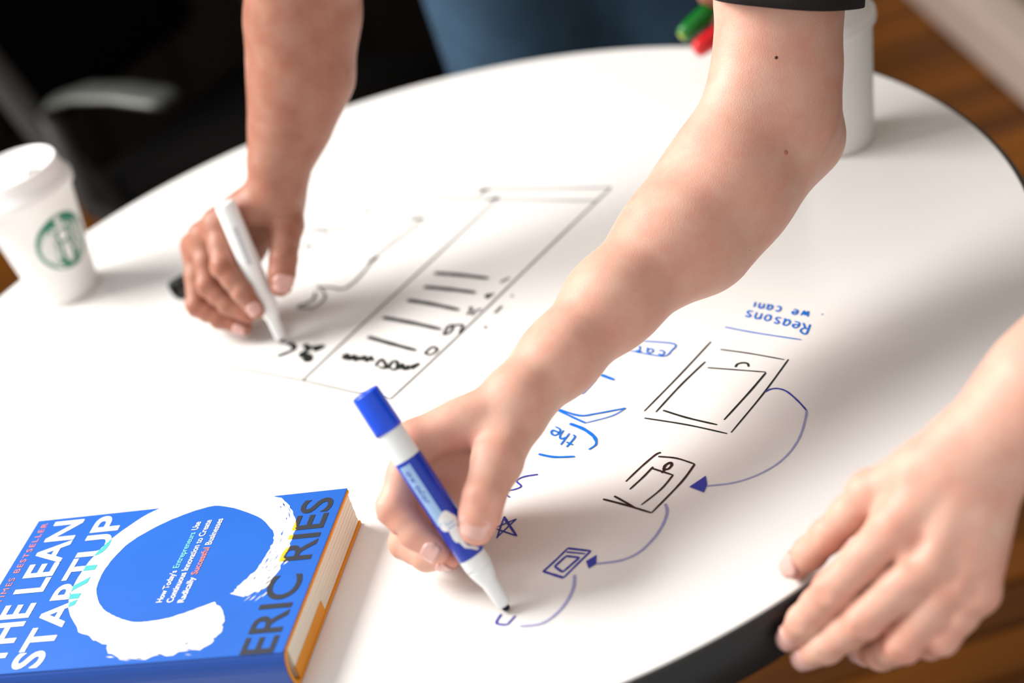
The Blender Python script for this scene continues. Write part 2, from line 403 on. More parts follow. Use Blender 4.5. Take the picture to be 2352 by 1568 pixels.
def nail(parent, m, D, T, normal, r, length, width=.80, over=.3, r2=None, frac=1, up=.0004):
    """a curved fingernail plate lying on the last joint of a finger"""
    D, T = A3(D), A3(T); ax = unit(T-D); n_ = unit(A3(normal)-ax*(A3(normal)@ax)); sd = np.cross(ax, n_)
    bm = bmesh.new(); top = []; bot = []; LL = np.linalg.norm(T-D)*frac; r2 = r2 or r*1.22
    nu, nv = 9, 8
    for j in range(nv):
        v_ = j/(nv-1); x = (v_-1)*length+r*over
        ww = width*(1-.35*max(0, (.25-v_)/.25)**2-.22*max(0, (v_-.8)/.2)**2)
        row = []; row2 = []
        for i in range(nu):
            u = (i/(nu-1)*2-1)*ww*1.12
            rr = (r+(r2-r)*min(1, max(0, -x)/LL))*(1.03-.10*max(0, v_-.55)); lift = up+.00025*v_
            xx = x-(.12*length*(u/1.12)**2 if v_ > .5 else -.18*length*(u/1.12)**2)
            p = T+ax*xx+(n_*math.cos(u)+sd*math.sin(u))*(rr+lift)
            row.append(bm.verts.new(p)); row2.append(bm.verts.new(p-n_*.0016))
        top.append(row); bot.append(row2)
    for j in range(nv-1):
        for i in range(nu-1):
            bm.faces.new((top[j][i], top[j][i+1], top[j+1][i+1], top[j+1][i]))
            bm.faces.new((bot[j][i+1], bot[j][i], bot[j+1][i], bot[j+1][i+1]))
    rim = [top[0][i] for i in range(nu)]+[top[j][-1] for j in range(1, nv)]+[top[-1][i] for i in range(nu-2, -1, -1)]+[top[j][0] for j in range(nv-2, 0, -1)]
    rib = [bot[0][i] for i in range(nu)]+[bot[j][-1] for j in range(1, nv)]+[bot[-1][i] for i in range(nu-2, -1, -1)]+[bot[j][0] for j in range(nv-2, 0, -1)]
    for i in range(len(rim)):
        k = (i+1) % len(rim); bm.faces.new((rim[i], rib[i], rib[k], rim[k]))
    bmesh.ops.recalc_face_normals(bm, faces=bm.faces)
    return obj('fingernail', bm, m, parent, True)

# ------------------------------------------------------------------ the setting
floor = tag(obj('floor', box((-1.8, 2.0, -.03), (5.8, 3.8, .03)), 'subfloor'), kind='structure')
pw = .068; meshes = [None]*3
for L_i, L_ in enumerate((1.0, 1.35, 1.7)):
    me = bpy.data.meshes.new('floor_plank'); b_ = box((L_/2, 0, -.0075), (L_-.002, pw-.0025, .015), bevel=.0015); b_.to_mesh(me); b_.free(); me.materials.append(M['plank']); meshes[L_i] = me
y = .45; row = 0
while y < 3.55:
    x = -3.2-random.random()*.6
    while x < 1.1:
        k = random.randrange(3); L_ = (1.0, 1.35, 1.7)[k]
        if x+L_ > -2.9:
            o = bpy.data.objects.new('floor_plank', meshes[k]); COL.objects.link(o); o.parent = floor
            o.location = (x, y, random.uniform(-.0012, 0)); o.rotation_euler = (0, 0, -.002)
        x += L_
    y += pw
wb = tag(obj('wall_back', box((-1.6, 3.62, 1.3), (6.2, .1, 2.6)), 'wall_dark'), kind='structure')
for i in range(29):                              # dark upright boards of the panelled back wall
    obj('wall_board', box((-4.6+i*.2, 3.56, 1.3), (.193, .02, 2.56), bevel=.004), 'wall_dark', wb)
tag(obj('wall_right', box((1.08, 2.0, 1.3), (.1, 3.3, 2.6)), 'wall_beige'), kind='structure')
tag(obj('baseboard_right', box((.995, 2.0, .055), (.10, 3.3, .11), bevel=.01), 'trim'), kind='structure')
dr = tag(obj('door_1', box((1.02, 2.62, 1.08), (.03, .40, 1.9), bevel=.004), 'door'), kind='structure')
obj('door_panel', box((1.003, 2.62, .75), (.012, .26, .9), bevel=.004), 'door', dr)
hd = obj('door_handle', tube([(1.0, 2.76, 1.02), (.965, 2.76, 1.02), (.965, 2.68, 1.02)], .009), 'silver', dr, True)
tag(obj('trim_1', box((1.015, 2.86, 1.15), (.04, .07, 2.08), bevel=.004), 'trim'), kind='structure')
tag(obj('trim_2', box((1.015, 2.38, 1.15), (.04, .07, 2.08), bevel=.004), 'trim'), kind='structure')

# ------------------------------------------------------------------ the table
table = tag(empty('table', (TC.x, TC.y, 0)), 'round white table with black edge, covered in marker drawings', 'table')
def at_table(o): o.parent = table; o.location = (0, 0, 0); return o
top = at_table(obj('tabletop', lathe([(0, TZ-.030), (TR-.004, TZ-.030), (TR-.0035, TZ-.0012), (TR-.0047, TZ), (0, TZ)], 256), 'laminate'))
at_table(obj('edge_band', lathe([(TR-.0040, TZ-.036), (TR-.001, TZ-.0365), (TR, TZ-.035), (TR, TZ-.002), (TR-.0012, TZ-.0006), (TR-.0035, TZ-.0008), (TR-.0040, TZ-.036)], 256), 'edge', None, True))
at_table(obj('column', lathe([(0, .03), (.06, .03), (.055, .05), (.04, .08), (.04, TZ-.06), (.06, TZ-.045), (.16, TZ-.04), (.16, TZ-.031), (0, TZ-.031)], 40), 'metal_dark', None, True))
at_table(obj('base', lathe([(0, 0), (.30, 0), (.305, .006), (.30, .014), (.08, .030), (0, .032)], 64), 'metal_dark', None, True))

INK = [('drawn_frame', 'large black double outlined frame drawing', 'ink_black', [(1.5, [(0.1343, 1.038), (0.103, 1.0085), (0.0714, 0.9803)]), (1.7, [(0.1243, 1.0157), (0.1018, 0.9972), (0.0784, 0.975)]), (1.3, [(0.1378, 1.0247), (0.1548, 1.0086), (0.1738, 0.9884)]), (1.3, [(0.1238, 1.0076), (0.1411, 0.9942), (0.1583, 0.9808)]), (1.6, [(0.1581, 0.98), (0.1422, 0.9644), (0.118, 0.9423)]), (1.3, [(0.1764, 0.9871), (0.1495, 0.9572), (0.1185, 0.9263)]), (1.7, [(0.0834, 0.9744), (0.0964, 0.9572), (0.1124, 0.9394)]), (1.4, [(0.0697, 0.9723), (0.0945, 0.9494), (0.1158, 0.9265)]), (1.8, [(0.1413, 0.9977), (0.1437, 1.0006), (0.1475, 1.0), (0.15, 0.9973), (0.1496, 0.9933)])]), ('drawn_frame', 'medium brown black frame drawing', 'ink_brown', [(1.6, [(0.0709, 0.9288), (0.0669, 0.9281), (0.0551, 0.92), (0.0426, 0.91)]), (1.5, [(0.0683, 0.9254), (0.0788, 0.9175), (0.0881, 0.9055)]), (1.7, [(0.0881, 0.9053), (0.0752, 0.891), (0.0508, 0.8704)]), (1.6, [(0.0626, 0.9164), (0.0541, 0.9089), (0.0432, 0.9007)]), (1.6, [(0.0611, 0.9157), (0.0726, 0.9011)]), (1.5, [(0.0724, 0.9012), (0.0618, 0.8907), (0.0466, 0.8814)]), (1.7, [(0.0324, 0.8989), (0.0419, 0.8814)]), (1.7, [(0.025, 0.8994), (0.0371, 0.8864), (0.0508, 0.8704)]), (2.0, [(0.0681, 0.9097), (0.0703, 0.9137), (0.0739, 0.9149), (0.0743, 0.9121), (0.0715, 0.9092), (0.0689, 0.9093), (0.0663, 0.9069)])]), ('drawn_frame', 'small blue frame drawing', 'ink_navy', [(1.9, [(-0.006, 0.862), (0.0072, 0.8524)]), (1.6, [(0.0072, 0.8524), (-0.0038, 0.8436), (-0.0137, 0.8355)]), (2.0, [(-0.0137, 0.8355), (-0.0186, 0.8409), (-0.0248, 0.8478)]), (1.6, [(-0.0246, 0.8473), (-0.0163, 0.8534), (-0.0058, 0.8619)]), (1.8, [(-0.0085, 0.8552), (-0.0007, 0.8496)]), (1.8, [(-0.0007, 0.8496), (-0.0132, 0.8409)]), (1.8, [(-0.0132, 0.8409), (-0.0169, 0.8486)]), (1.8, [(-0.0169, 0.8486), (-0.0082, 0.855)]), (1.4, [(-0.0074, 0.8588), (0.0034, 0.8514)])]), ('drawn_frame', 'tiny unfinished blue frame drawing', 'ink_navy', [(1.8, [(-0.0558, 0.8204), (-0.0599, 0.8138), (-0.0539, 0.8093)]), (1.6, [(-0.0539, 0.8093), (-0.0477, 0.8151)])]), ('drawn_arrow', 'long curved blue arrow between large and medium frames', 'ink_navy', [(1.3, [(0.1511, 0.9585), (0.1557, 0.9596), (0.1604, 0.9574), (0.1646, 0.9506), (0.1679, 0.9364), (0.1696, 0.9242)])]), ('drawn_arrow', 'faded tail of the long curved arrow', 'ink_faded', [(1.5, [(0.1696, 0.9242), (0.1675, 0.9185), (0.1601, 0.9038), (0.1532, 0.8938), (0.1445, 0.8849), (0.1337, 0.8781), (0.1193, 0.8741), (0.1047, 0.8745), (0.0893, 0.8796)])]), ('drawn_arrow', 'faded curved arrow from medium frame to small frame', 'ink_faded', [(1.9, [(0.0609, 0.875), (0.0605, 0.8679), (0.0573, 0.8599), (0.0515, 0.8511), (0.0448, 0.844), (0.0346, 0.8366), (0.0228, 0.8347), (0.008, 0.8388)])]), ('drawn_arrow', 'faded curved line below the small frame', 'ink_faded', [(2.0, [(-0.0067, 0.8349), (-0.0094, 0.824), (-0.0153, 0.8139), (-0.0238, 0.8053), (-0.0343, 0.8008), (-0.0468, 0.8044)])]), ('drawn_star', None, 'ink_navy', [(1.2, [(-0.0472, 0.8939), (-0.0391, 0.9138)]), (1.2, [(-0.0391, 0.9138), (-0.0345, 0.8898)]), (1.2, [(-0.0345, 0.8898), (-0.0473, 0.905)]), (1.2, [(-0.0473, 0.905), (-0.0319, 0.9073)]), (1.2, [(-0.0319, 0.9073), (-0.0474, 0.8945)]), (1.6, [(-0.0394, 0.912), (-0.0345, 0.8898)])]), ('drawn_squiggle', None, 'ink_navy', [(1.3, [(-0.0104, 0.9472), (-0.0195, 0.9495), (-0.0252, 0.9476), (-0.0232, 0.9402), (-0.0279, 0.939), (-0.0329, 0.9402)]), (1.2, [(-0.0347, 0.9367), (-0.0324, 0.9321)])]), ('handwriting', 'underlined word Reasons in blue', 'ink_blue', [(1.5, [(0.2025, 1.0203), (0.1965, 1.0105), (0.1941, 1.0144), (0.1947, 1.0172), (0.197, 1.0182), (0.1995, 1.0154)]), (1.5, [(0.198, 1.0173), (0.1989, 1.0249)]), (1.5, [(0.1953, 1.0237), (0.1922, 1.0267), (0.1912, 1.0242), (0.1924, 1.0217), (0.195, 1.0229), (0.1963, 1.0267), (0.1941, 1.0299)]), (1.5, [(0.1857, 1.0307), (0.1876, 1.0284), (0.1906, 1.0302), (0.1911, 1.0343), (0.1883, 1.034), (0.1857, 1.0307)]), (1.5, [(0.1857, 1.0307), (0.1889, 1.0359), (0.1888, 1.0377)]), (1.5, [(0.1809, 1.0372), (0.1823, 1.0344), (0.1841, 1.0353), (0.1834, 1.0403), (0.185, 1.0417), (0.187, 1.0391)]), (1.5, [(0.1767, 1.0416), (0.1796, 1.0423), (0.1812, 1.0469), (0.1789, 1.0485), (0.1764, 1.0455), (0.1767, 1.0416)]), (1.5, [(0.173, 1.0463), (0.1767, 1.0532)]), (1.5, [(0.1743, 1.0491), (0.1714, 1.0483), (0.171, 1.0514), (0.174, 1.0566)]), (1.5, [(0.1653, 1.0569), (0.1668, 1.054), (0.1686, 1.0549), (0.1678, 1.06), (0.1694, 1.0615), (0.1716, 1.0588)]), (1.2, [(0.1482, 1.0506), (0.1648, 1.032), (0.1913, 1.0052)])]), ('handwriting', 'line of blue writing above Reasons', 'ink_blue', [(1.5, [(0.2139, 1.0275), (0.2137, 1.0284)]), (1.5, [(0.2039, 1.0308), (0.2062, 1.0369), (0.2028, 1.034), (0.2042, 1.0392), (0.2002, 1.0349)]), (1.5, [(0.1993, 1.0403), (0.1966, 1.0426), (0.1959, 1.0405), (0.197, 1.0385), (0.1991, 1.0396), (0.2001, 1.0428), (0.1981, 1.0453)]), (1.5, [(0.1865, 1.0514), (0.1877, 1.0491), (0.19, 1.0508), (0.1906, 1.0544), (0.1885, 1.0556)]), (1.5, [(0.1814, 1.0565), (0.1831, 1.0547), (0.1855, 1.0563), (0.1858, 1.0597), (0.1834, 1.0594), (0.1814, 1.0565)]), (1.5, [(0.1814, 1.0565), (0.1838, 1.061), (0.1837, 1.0625)]), (1.5, [(0.179, 1.0588), (0.1818, 1.0646)]), (1.5, [(0.18, 1.0612), (0.1776, 1.0604), (0.1772, 1.0629), (0.1795, 1.0673)]), (1.5, [(0.174, 1.0645), (0.1769, 1.0702)])]), ('handwriting', 'word the in a blue speech bubble', 'ink_blue', [(1.5, [(0.0134, 0.9673), (0.0208, 0.9753), (0.0203, 0.9787)]), (1.5, [(0.0179, 0.9676), (0.0144, 0.9731)]), (1.5, [(0.0102, 0.9719), (0.0184, 0.982)]), (1.5, [(0.0157, 0.9786), (0.0116, 0.9788), (0.0119, 0.983), (0.0153, 0.9876)]), (1.5, [(0.0116, 0.9865), (0.0081, 0.9916), (0.0067, 0.9888), (0.008, 0.9852), (0.0112, 0.9856), (0.0131, 0.9898), (0.0106, 0.9948)]), (1.5, [(-0.0013, 1.0018), (0.0024, 1.0014), (0.0046, 1.0064), (0.0019, 1.0095), (-0.0014, 1.0069), (-0.0013, 1.0018)]), (2.6, [(0.0207, 0.993), (0.0281, 0.9821), (0.0329, 0.9704), (0.0336, 0.9631)]), (1.6, [(0.0336, 0.9631), (0.0321, 0.9592), (0.0269, 0.9566)]), (2.0, [(-0.0059, 0.9694), (0.0035, 0.9606), (0.0166, 0.9539)])]), ('handwriting', 'word car in a rounded blue box', 'ink_blue', [(1.3, [(0.0965, 1.0435), (0.0984, 1.0408), (0.1006, 1.042), (0.1004, 1.0456), (0.0979, 1.0473)]), (1.3, [(0.0895, 1.0503), (0.0918, 1.048), (0.094, 1.0491), (0.0936, 1.0525), (0.0911, 1.0528), (0.0895, 1.0503)]), (1.3, [(0.0895, 1.0503), (0.0912, 1.0544), (0.0907, 1.0559)]), (1.3, [(0.0834, 1.0525), (0.0866, 1.0591), (0.0854, 1.0615)]), (1.3, [(0.0864, 1.0532), (0.0827, 1.0568)]), (1.3, [(0.0903, 1.0659), (0.1099, 1.0496), (0.1057, 1.0419), (0.0998, 1.0382), (0.0894, 1.0474), (0.0787, 1.0591)])]), ('drawn_stroke', 'thick blue strokes beside the forearm', 'ink_blue', [(2.8, [(0.0527, 1.0405), (0.0604, 1.0285)]), (2.8, [(0.0477, 1.0373), (0.0413, 1.03), (0.0355, 1.024)])]), ('drawn_stroke', 'blue crescent outline beside the wrist', 'ink_blue', [(1.8, [(0.0147, 1.0169), (0.0283, 0.9993), (0.0403, 0.9948), (0.0604, 0.9904)]), (1.1, [(0.0604, 0.9904), (0.0497, 0.9864), (0.0309, 0.988)]), (1.8, [(0.0309, 0.988), (0.0236, 1.0), (0.0151, 1.0146)])]), ('chart_line', 'long thin grey line of the bar chart frame', 'ink_grey', [(1.6, [(-0.1626, 1.1605), (-0.1395, 1.1856), (0.0267, 1.3598)]), (1.4, [(-0.0979, 1.0955), (-0.0445, 1.1471), (0.0244, 1.218), (0.1014, 1.2961), (0.1191, 1.3136)]), (1.3, [(-0.258, 1.2555), (-0.1951, 1.192), (-0.1623, 1.1603), (-0.1183, 1.1143), (-0.0979, 1.0955)]), (1.4, [(-0.0274, 1.4007), (0.0236, 1.3587), (0.1032, 1.298)]), (1.4, [(0.0135, 1.3877), (0.055, 1.3573), (0.1191, 1.3136)])]), ('chart_bar', None, 'ink_black', [(4.2, [(-0.0436, 1.2632), (-0.0235, 1.2459), (-0.0028, 1.2263)])]), ('chart_bar', None, 'ink_black', [(4.2, [(-0.0545, 1.2456), (-0.034, 1.2275), (-0.0158, 1.2102)])]), ('chart_bar', None, 'ink_black', [(4.2, [(-0.0701, 1.2327), (-0.0516, 1.2138), (-0.0322, 1.1915)])]), ('chart_bar', None, 'ink_black', [(4.2, [(-0.0923, 1.2174), (-0.0709, 1.1952), (-0.0497, 1.1711)])]), ('chart_bar', None, 'ink_black', [(4.2, [(-0.1069, 1.1946), (-0.0889, 1.1721), (-0.0719, 1.1517)])]), ('handwriting', 'black labels along the bar chart', 'ink_black', [(2.5, [(-0.0665, 1.1435), (-0.0595, 1.1494), (-0.0562, 1.1432), (-0.0618, 1.1389), (-0.066, 1.1432)]), (2.5, [(-0.0491, 1.1611), (-0.0439, 1.1718), (-0.0401, 1.1714), (-0.0424, 1.1632), (-0.0472, 1.1607)]), (2.5, [(-0.0401, 1.1714), (-0.0327, 1.1668), (-0.0368, 1.1572)]), (2.2, [(-0.0272, 1.1805), (-0.0223, 1.1878), (-0.0245, 1.1905)]), (2.2, [(-0.0238, 1.177), (-0.0206, 1.1815), (-0.0149, 1.183)]), (2.2, [(-0.0101, 1.1998), (-0.006, 1.2011), (-0.0087, 1.1962), (-0.0021, 1.2005)]), (2.2, [(0.0052, 1.2141), (0.0136, 1.2168)]), (2.2, [(-0.0177, 1.1528), (-0.0146, 1.1539)]), (2.2, [(-0.0062, 1.1697), (0.001, 1.1773)]), (2.2, [(0.01, 1.1867), (0.0115, 1.1879)])]), ('handwriting', 'black words under the lowest bar', 'ink_black', [(3.6, [(-0.1298, 1.176), (-0.1257, 1.1785), (-0.1239, 1.1692), (-0.1203, 1.1739), (-0.1191, 1.1646), (-0.1161, 1.1701)]), (3.1, [(-0.1155, 1.1624), (-0.1124, 1.1679), (-0.1109, 1.1584), (-0.1076, 1.1642), (-0.1064, 1.1561)]), (3.1, [(-0.1293, 1.174), (-0.1177, 1.1662)]), (2.8, [(-0.1053, 1.1477), (-0.0995, 1.1551), (-0.0971, 1.1404), (-0.103, 1.1451)]), (2.8, [(-0.0961, 1.1385), (-0.0915, 1.1466), (-0.088, 1.1433), (-0.0903, 1.1338), (-0.0943, 1.1374)]), (2.8, [(-0.0879, 1.1324), (-0.0847, 1.1388), (-0.0838, 1.1295), (-0.0801, 1.1348)]), (2.8, [(-0.0827, 1.1281), (-0.0767, 1.1316), (-0.0723, 1.1313), (-0.0785, 1.1267)])]), ('handwriting', 'black scribble under the white marker tip', 'ink_black', [(4.4, [(-0.1714, 1.2231), (-0.1671, 1.2178), (-0.1687, 1.2111), (-0.1813, 1.2099)]), (4.0, [(-0.18, 1.2091), (-0.1721, 1.2094)]), (4.6, [(-0.1587, 1.2139), (-0.1552, 1.2054), (-0.1621, 1.1995), (-0.1547, 1.1912), (-0.1562, 1.1871), (-0.1605, 1.1922)]), (4.4, [(-0.1551, 1.2066), (-0.1436, 1.202), (-0.1516, 1.1994)]), (3.0, [(-0.1613, 1.2015), (-0.1532, 1.1941)])]), ('drawn_curve', 'faint black looping curve beside the far hand', 'ink_grey', [(2.4, [(-0.1605, 1.2805), (-0.1522, 1.2808), (-0.1465, 1.2841), (-0.1438, 1.295)]), (1.8, [(-0.1606, 1.2778), (-0.1474, 1.2693), (-0.138, 1.2772), (-0.1366, 1.2875), (-0.1417, 1.3052)]), (2.2, [(-0.1426, 1.3028), (-0.1306, 1.2944), (-0.1202, 1.2853), (-0.1085, 1.2934), (-0.0941, 1.3145)]), (4.5, [(-0.0961, 1.3158), (-0.0871, 1.3217)]), (1.5, [(-0.0936, 1.3201), (-0.0674, 1.3418), (-0.0424, 1.3606)]), (4, [(-0.052, 1.3715), (-0.0404, 1.3652)]), (5, [(0.0117, 1.3806), (0.0214, 1.3819)]), (3.5, [(0.0168, 1.3613), (0.0269, 1.3613)])]), ('handwriting', 'faint black writing near the far forearm', 'ink_grey', [(1.8, [(-0.1407, 1.4052), (-0.1329, 1.4112), (-0.1294, 1.3974), (-0.123, 1.4043)]), (1.8, [(-0.1208, 1.393), (-0.1147, 1.3968), (-0.1089, 1.396)]), (1.8, [(-0.1493, 1.3825), (-0.1448, 1.3857), (-0.1425, 1.3747)]), (1.8, [(-0.1381, 1.3748), (-0.1315, 1.3765)]), (1.6, [(-0.1348, 1.5179), (-0.1263, 1.5153), (-0.1237, 1.5062)]), (1.6, [(-0.1134, 1.4985), (-0.1055, 1.4999), (-0.1009, 1.4994)]), (1.4, [(-0.0923, 1.4172), (-0.0884, 1.4194), (-0.0859, 1.406)])])]
INK_HEADS = [('arrow_head', 'solid blue arrow head of the long arrow', 'ink_navy', [(0.079, 0.8839), (0.0916, 0.8897), (0.0901, 0.8804), (0.0862, 0.8738)]), ('arrow_head', 'solid blue arrow head by the small frame', 'ink_navy', [(0.0024, 0.8439), (0.0099, 0.8467), (0.008, 0.8386), (0.0027, 0.8363)])]

def ribbon(bm, pts, wd, z):
    P = [V((x-TC.x, y-TC.y, z)) for x, y in pts]
    if len(P) > 2:                                # rounded through the given points
        Q = []
        for i in range(len(P)-1):
            p0, p1, p2, p3 = P[max(i-1, 0)], P[i], P[i+1], P[min(i+2, len(P)-1)]
            for s in range(5):
                t = s/5
                Q.append(.5*((2*p1)+(p2-p0)*t+(2*p0-5*p1+4*p2-p3)*t*t+(3*p1-p0-3*p2+p3)*t**3))
        Q.append(P[-1]); P = Q
    else: P = [P[0].lerp(P[-1], t/6) for t in range(7)]
    n = len(P); rows = []
    for i, p in enumerate(P):
        t = P[min(i+1, n-1)]-P[max(i-1, 0)]
        if t.length < 1e-7: t = V((1, 0, 0))
        s = V((-t.y, t.x, 0)).normalized()
        f_ = i/(n-1); k = (.72+.28*min(1, f_*n/2.5, (1-f_)*n/2.5+.25))*(1.12-.26*f_)*(1+.08*math.sin(i*1.7))
        rows.append((bm.verts.new(p+s*wd*k/2), bm.verts.new(p-s*wd*k/2)))
    for (a, b), (c, d_) in zip(rows, rows[1:]): bm.faces.new((a, b, d_, c))
zk = 0
for nm, lab, mk, strokes, whole in [(a, b, c, [s_] if a in ('drawn_curve', 'chart_line') or 'faint' in (b or '') else d_, 0) for a, b, c, d_ in INK for s_ in (d_ if a in ('drawn_curve', 'chart_line') or 'faint' in (b or '') else [0])]:
    bm = bmesh.new()
    for wd, pts in strokes:
        zk += 1; ribbon(bm, pts, wd/1000, TZ+.00025+.000004*zk)
    bmesh.ops.recalc_face_normals(bm, faces=bm.faces)
    for f_ in bm.faces:
        if f_.normal.z < 0: f_.normal_flip()
    tag(at_table(obj(nm, bm, mk)), lab)
for nm, lab, mk, pts in INK_HEADS:
    tag(at_table(obj(nm, poly([(x-TC.x, y-TC.y) for x, y in pts], TZ+.0006), mk)), lab)

# ------------------------------------------------------------------ markers
def place_axis(o, tip, topp, toward=(0, 0, 1.41), spin=0):
    """local +Z runs from tip to top, local +X faces the given point"""
    tip, topp = V(tip), V(topp); z = (topp-tip).normalized(); x = V(toward)-tip; x = (x-z*x.dot(z)).normalized(); y_ = z.cross(x)
    m = Matrix((x, y_, z)).transposed().to_4x4(); o.matrix_world = Matrix.Translation(tip) @ m @ Matrix.Rotation(spin, 4, 'Z')
def wrap(bm, r, ang0=0):
    """bend flat art (x = along the axis, y = around) onto a cylinder or cone of radius r(z)"""
    for v_ in bm.verts:
        z, s, h_ = v_.co.x, v_.co.y, v_.co.z; rr = (r(z) if callable(r) else r)
        a = ang0+s/rr; v_.co = ((rr+h_)*math.cos(a), (rr+h_)*math.sin(a), z)
    return bm
def fine(bm, n=1):
    bmesh.ops.triangulate(bm, faces=bm.faces)
    for _ in range(n): bmesh.ops.subdivide_edges(bm, edges=bm.edges, cuts=1)
    return bm
def patch(x0, x1, y0, y1, nx, ny, h_=0):
    bm = bmesh.new(); g = [[bm.verts.new((x0+(x1-x0)*i/nx, y0+(y1-y0)*j/ny, h_)) for j in range(ny+1)] for i in range(nx+1)]
    for i in range(nx):
        for j in range(ny): bm.faces.new((g[i][j], g[i+1][j], g[i+1][j+1], g[i][j+1]))
    return bm
def disc(cx, cy, rx, ry, h_=0, n=28, wob=0):
    bm = bmesh.new(); c = bm.verts.new((cx, cy, h_)); r_ = []
    for i in range(n):
        a = 2*PI*i/n; k = 1+wob*math.sin(3*a+1)+wob*.7*math.sin(5*a)
        r_.append(bm.verts.new((cx+rx*k*math.cos(a), cy+ry*k*math.sin(a), h_)))
    for i in range(n): bm.faces.new((c, r_[i], r_[(i+1) % n]))
    return bm
def marker(name, label, tip, topp, length, colour, capped_top, nibm='nib', group=None, spin=0, tip_cap=False):
    root = tag(empty(name), label, 'marker', group); place_axis(root, tip, topp, spin=spin)
    Lb = length
    if not tip_cap:
        obj('nib', lathe([(0, 0), (.0016, .0002), (.0024, .0015), (.0026, .005), (0, .005)], 20), nibm, root, True)
        obj('nib_holder', lathe([(0, .0038), (.0042, .0038), (.0046, .0045), (.0052, .020), (.0066, .0245), (.0080, .0300), (.0083, .033), (0, .033)], 32), 'pen_white', root, True)
    else:
        c = obj('cap', lathe([(0, 0), (.0060, 0), (.0078, .002), (.0088, .012), (.0092, .046), (.0086, .047), (0, .047)], 32), colour, root, True)
        obj('plug', lathe([(0, -.0006), (.0042, -.0006), (.0045, .0008), (0, .0008)], 24), 'pen_yellow' if colour == 'pen_green' else colour, c, True)
    obj('barrel', lathe([(0, .032), (.0083, .032), (.0085, .034), (.0085, Lb-.003), (.0078, Lb-.0006), (.0060, Lb), (0, Lb)], 40), 'pen_white', root, True)
    if capped_top:
        obj('cap', lathe([(.0086, Lb-.0247), (.0090, Lb-.0247), (.0091, Lb-.022), (.0088, Lb+.0005), (.0084, Lb+.0016), (.0070, Lb+.0018), (.0064, Lb+.0006), (0, Lb+.0006)], 40), colour, root, True)
    return root
PB0 = V((-0.0514, 0.8209, 0.7412)); PB1 = V((-0.0918, 0.8822, 0.8783)); LB = (PB1-PB0).length
pen = marker('marker', 'blue dry erase marker held by the hand in front, drawing on the table', PB0, PB1, LB, 'pen_blue', True)
lab = obj('label_sleeve', lathe([(.0086, .0405), (.00875, .0410), (.00875, .1105), (.0086, .1110)], 40), 'pen_label', pen, True)
R_ = .00880
obj('label_panel', wrap(patch(.0665, .1085, -.0085, -.0008, 18, 8), R_), 'pen_panel', lab)
bm = fine(fit(text_mesh('low odor', 1, .012), .106, .082, .5, 1.5, 0), 0)
for v_ in bm.verts: v_.co.y = -.0066+(v_.co.y-.5)*.0042
obj('label_lettering', wrap(bm, R_+.00006), 'pen_label', lab)
bm = disc(.0668, -.0010, .0062, .0062, wob=.08); wrap(fine(bm, 1), R_+.00010); obj('label_logo', bm, 'jacket_white', lab)
bm = disc(.0585, -.0002, .0072, .0038, wob=.10); wrap(fine(bm, 1), R_+.00012); obj('label_logo', bm, 'jacket_white', lab)
bm = bmesh.new(); ribbon_pts = [(.0535, -.0010), (.0480, .0002), (.0455, .0032), (.0425, .0060)]
for i in range(3):
    (x0, y0), (x1, y1) = ribbon_pts[i], ribbon_pts[i+1]; a = bm.verts.new((x0, y0-.0012, 0)); b = bm.verts.new((x0, y0+.0012, 0)); c = bm.verts.new((x1, y1+.0012, 0)); d_ = bm.verts.new((x1, y1-.0012, 0)); bm.faces.new((a, b, c, d_))
obj('label_logo', wrap(fine(bm, 2), R_+.00012), 'jacket_white', lab)
for kx in (.0650, .0625): # blue strokes of the brush lettering on the white cloud
    bm = patch(kx, kx+.0009, -.0030, .0022, 2, 8); obj('label_stroke', wrap(bm, R_+.00020), 'pen_panel', lab)
PA0 = V((-0.1755, 1.2270, 0.7412)); PA1 = V((-0.1815, 1.2575, 0.8592)); LA = (PA1-PA0).length
penA = marker('marker', 'plain white marker with black tip held by the far tanned hand', PA0, PA1, LA, 'pen_white', False, nibm='pen_black')
obj('label_stripe', wrap(patch(.070, LA-.02, -.002, .002, 12, 6), .00862), 'pen_grey', penA)
cap = tag(empty('marker_cap', (-0.2663, 1.3614, 0.7488), (0, PI/2, .55)), 'small black marker cap lying on the table left of the far hand', 'cap')
obj('shell', lathe([(.0072, .002), (.0086, .0005), (.0088, .002), (.0082, .030), (.0072, .033), (0, .0335)], 28), 'pen_black', cap, True)
obj('clip', box((.0, .0092, .018), (.004, .0022, .024), bevel=.0008), 'pen_black', cap)
marker('marker', 'green capped marker held behind the raised forearm', (0.2262, 1.4398, 0.7978), (0.2872, 1.4633, 0.8176), .138, 'pen_green', False, tip_cap=True)
marker('marker', 'red capped marker held behind the raised forearm', (0.2335, 1.4272, 0.7864), (0.2952, 1.4467, 0.7996), .138, 'pen_red', False, tip_cap=True)

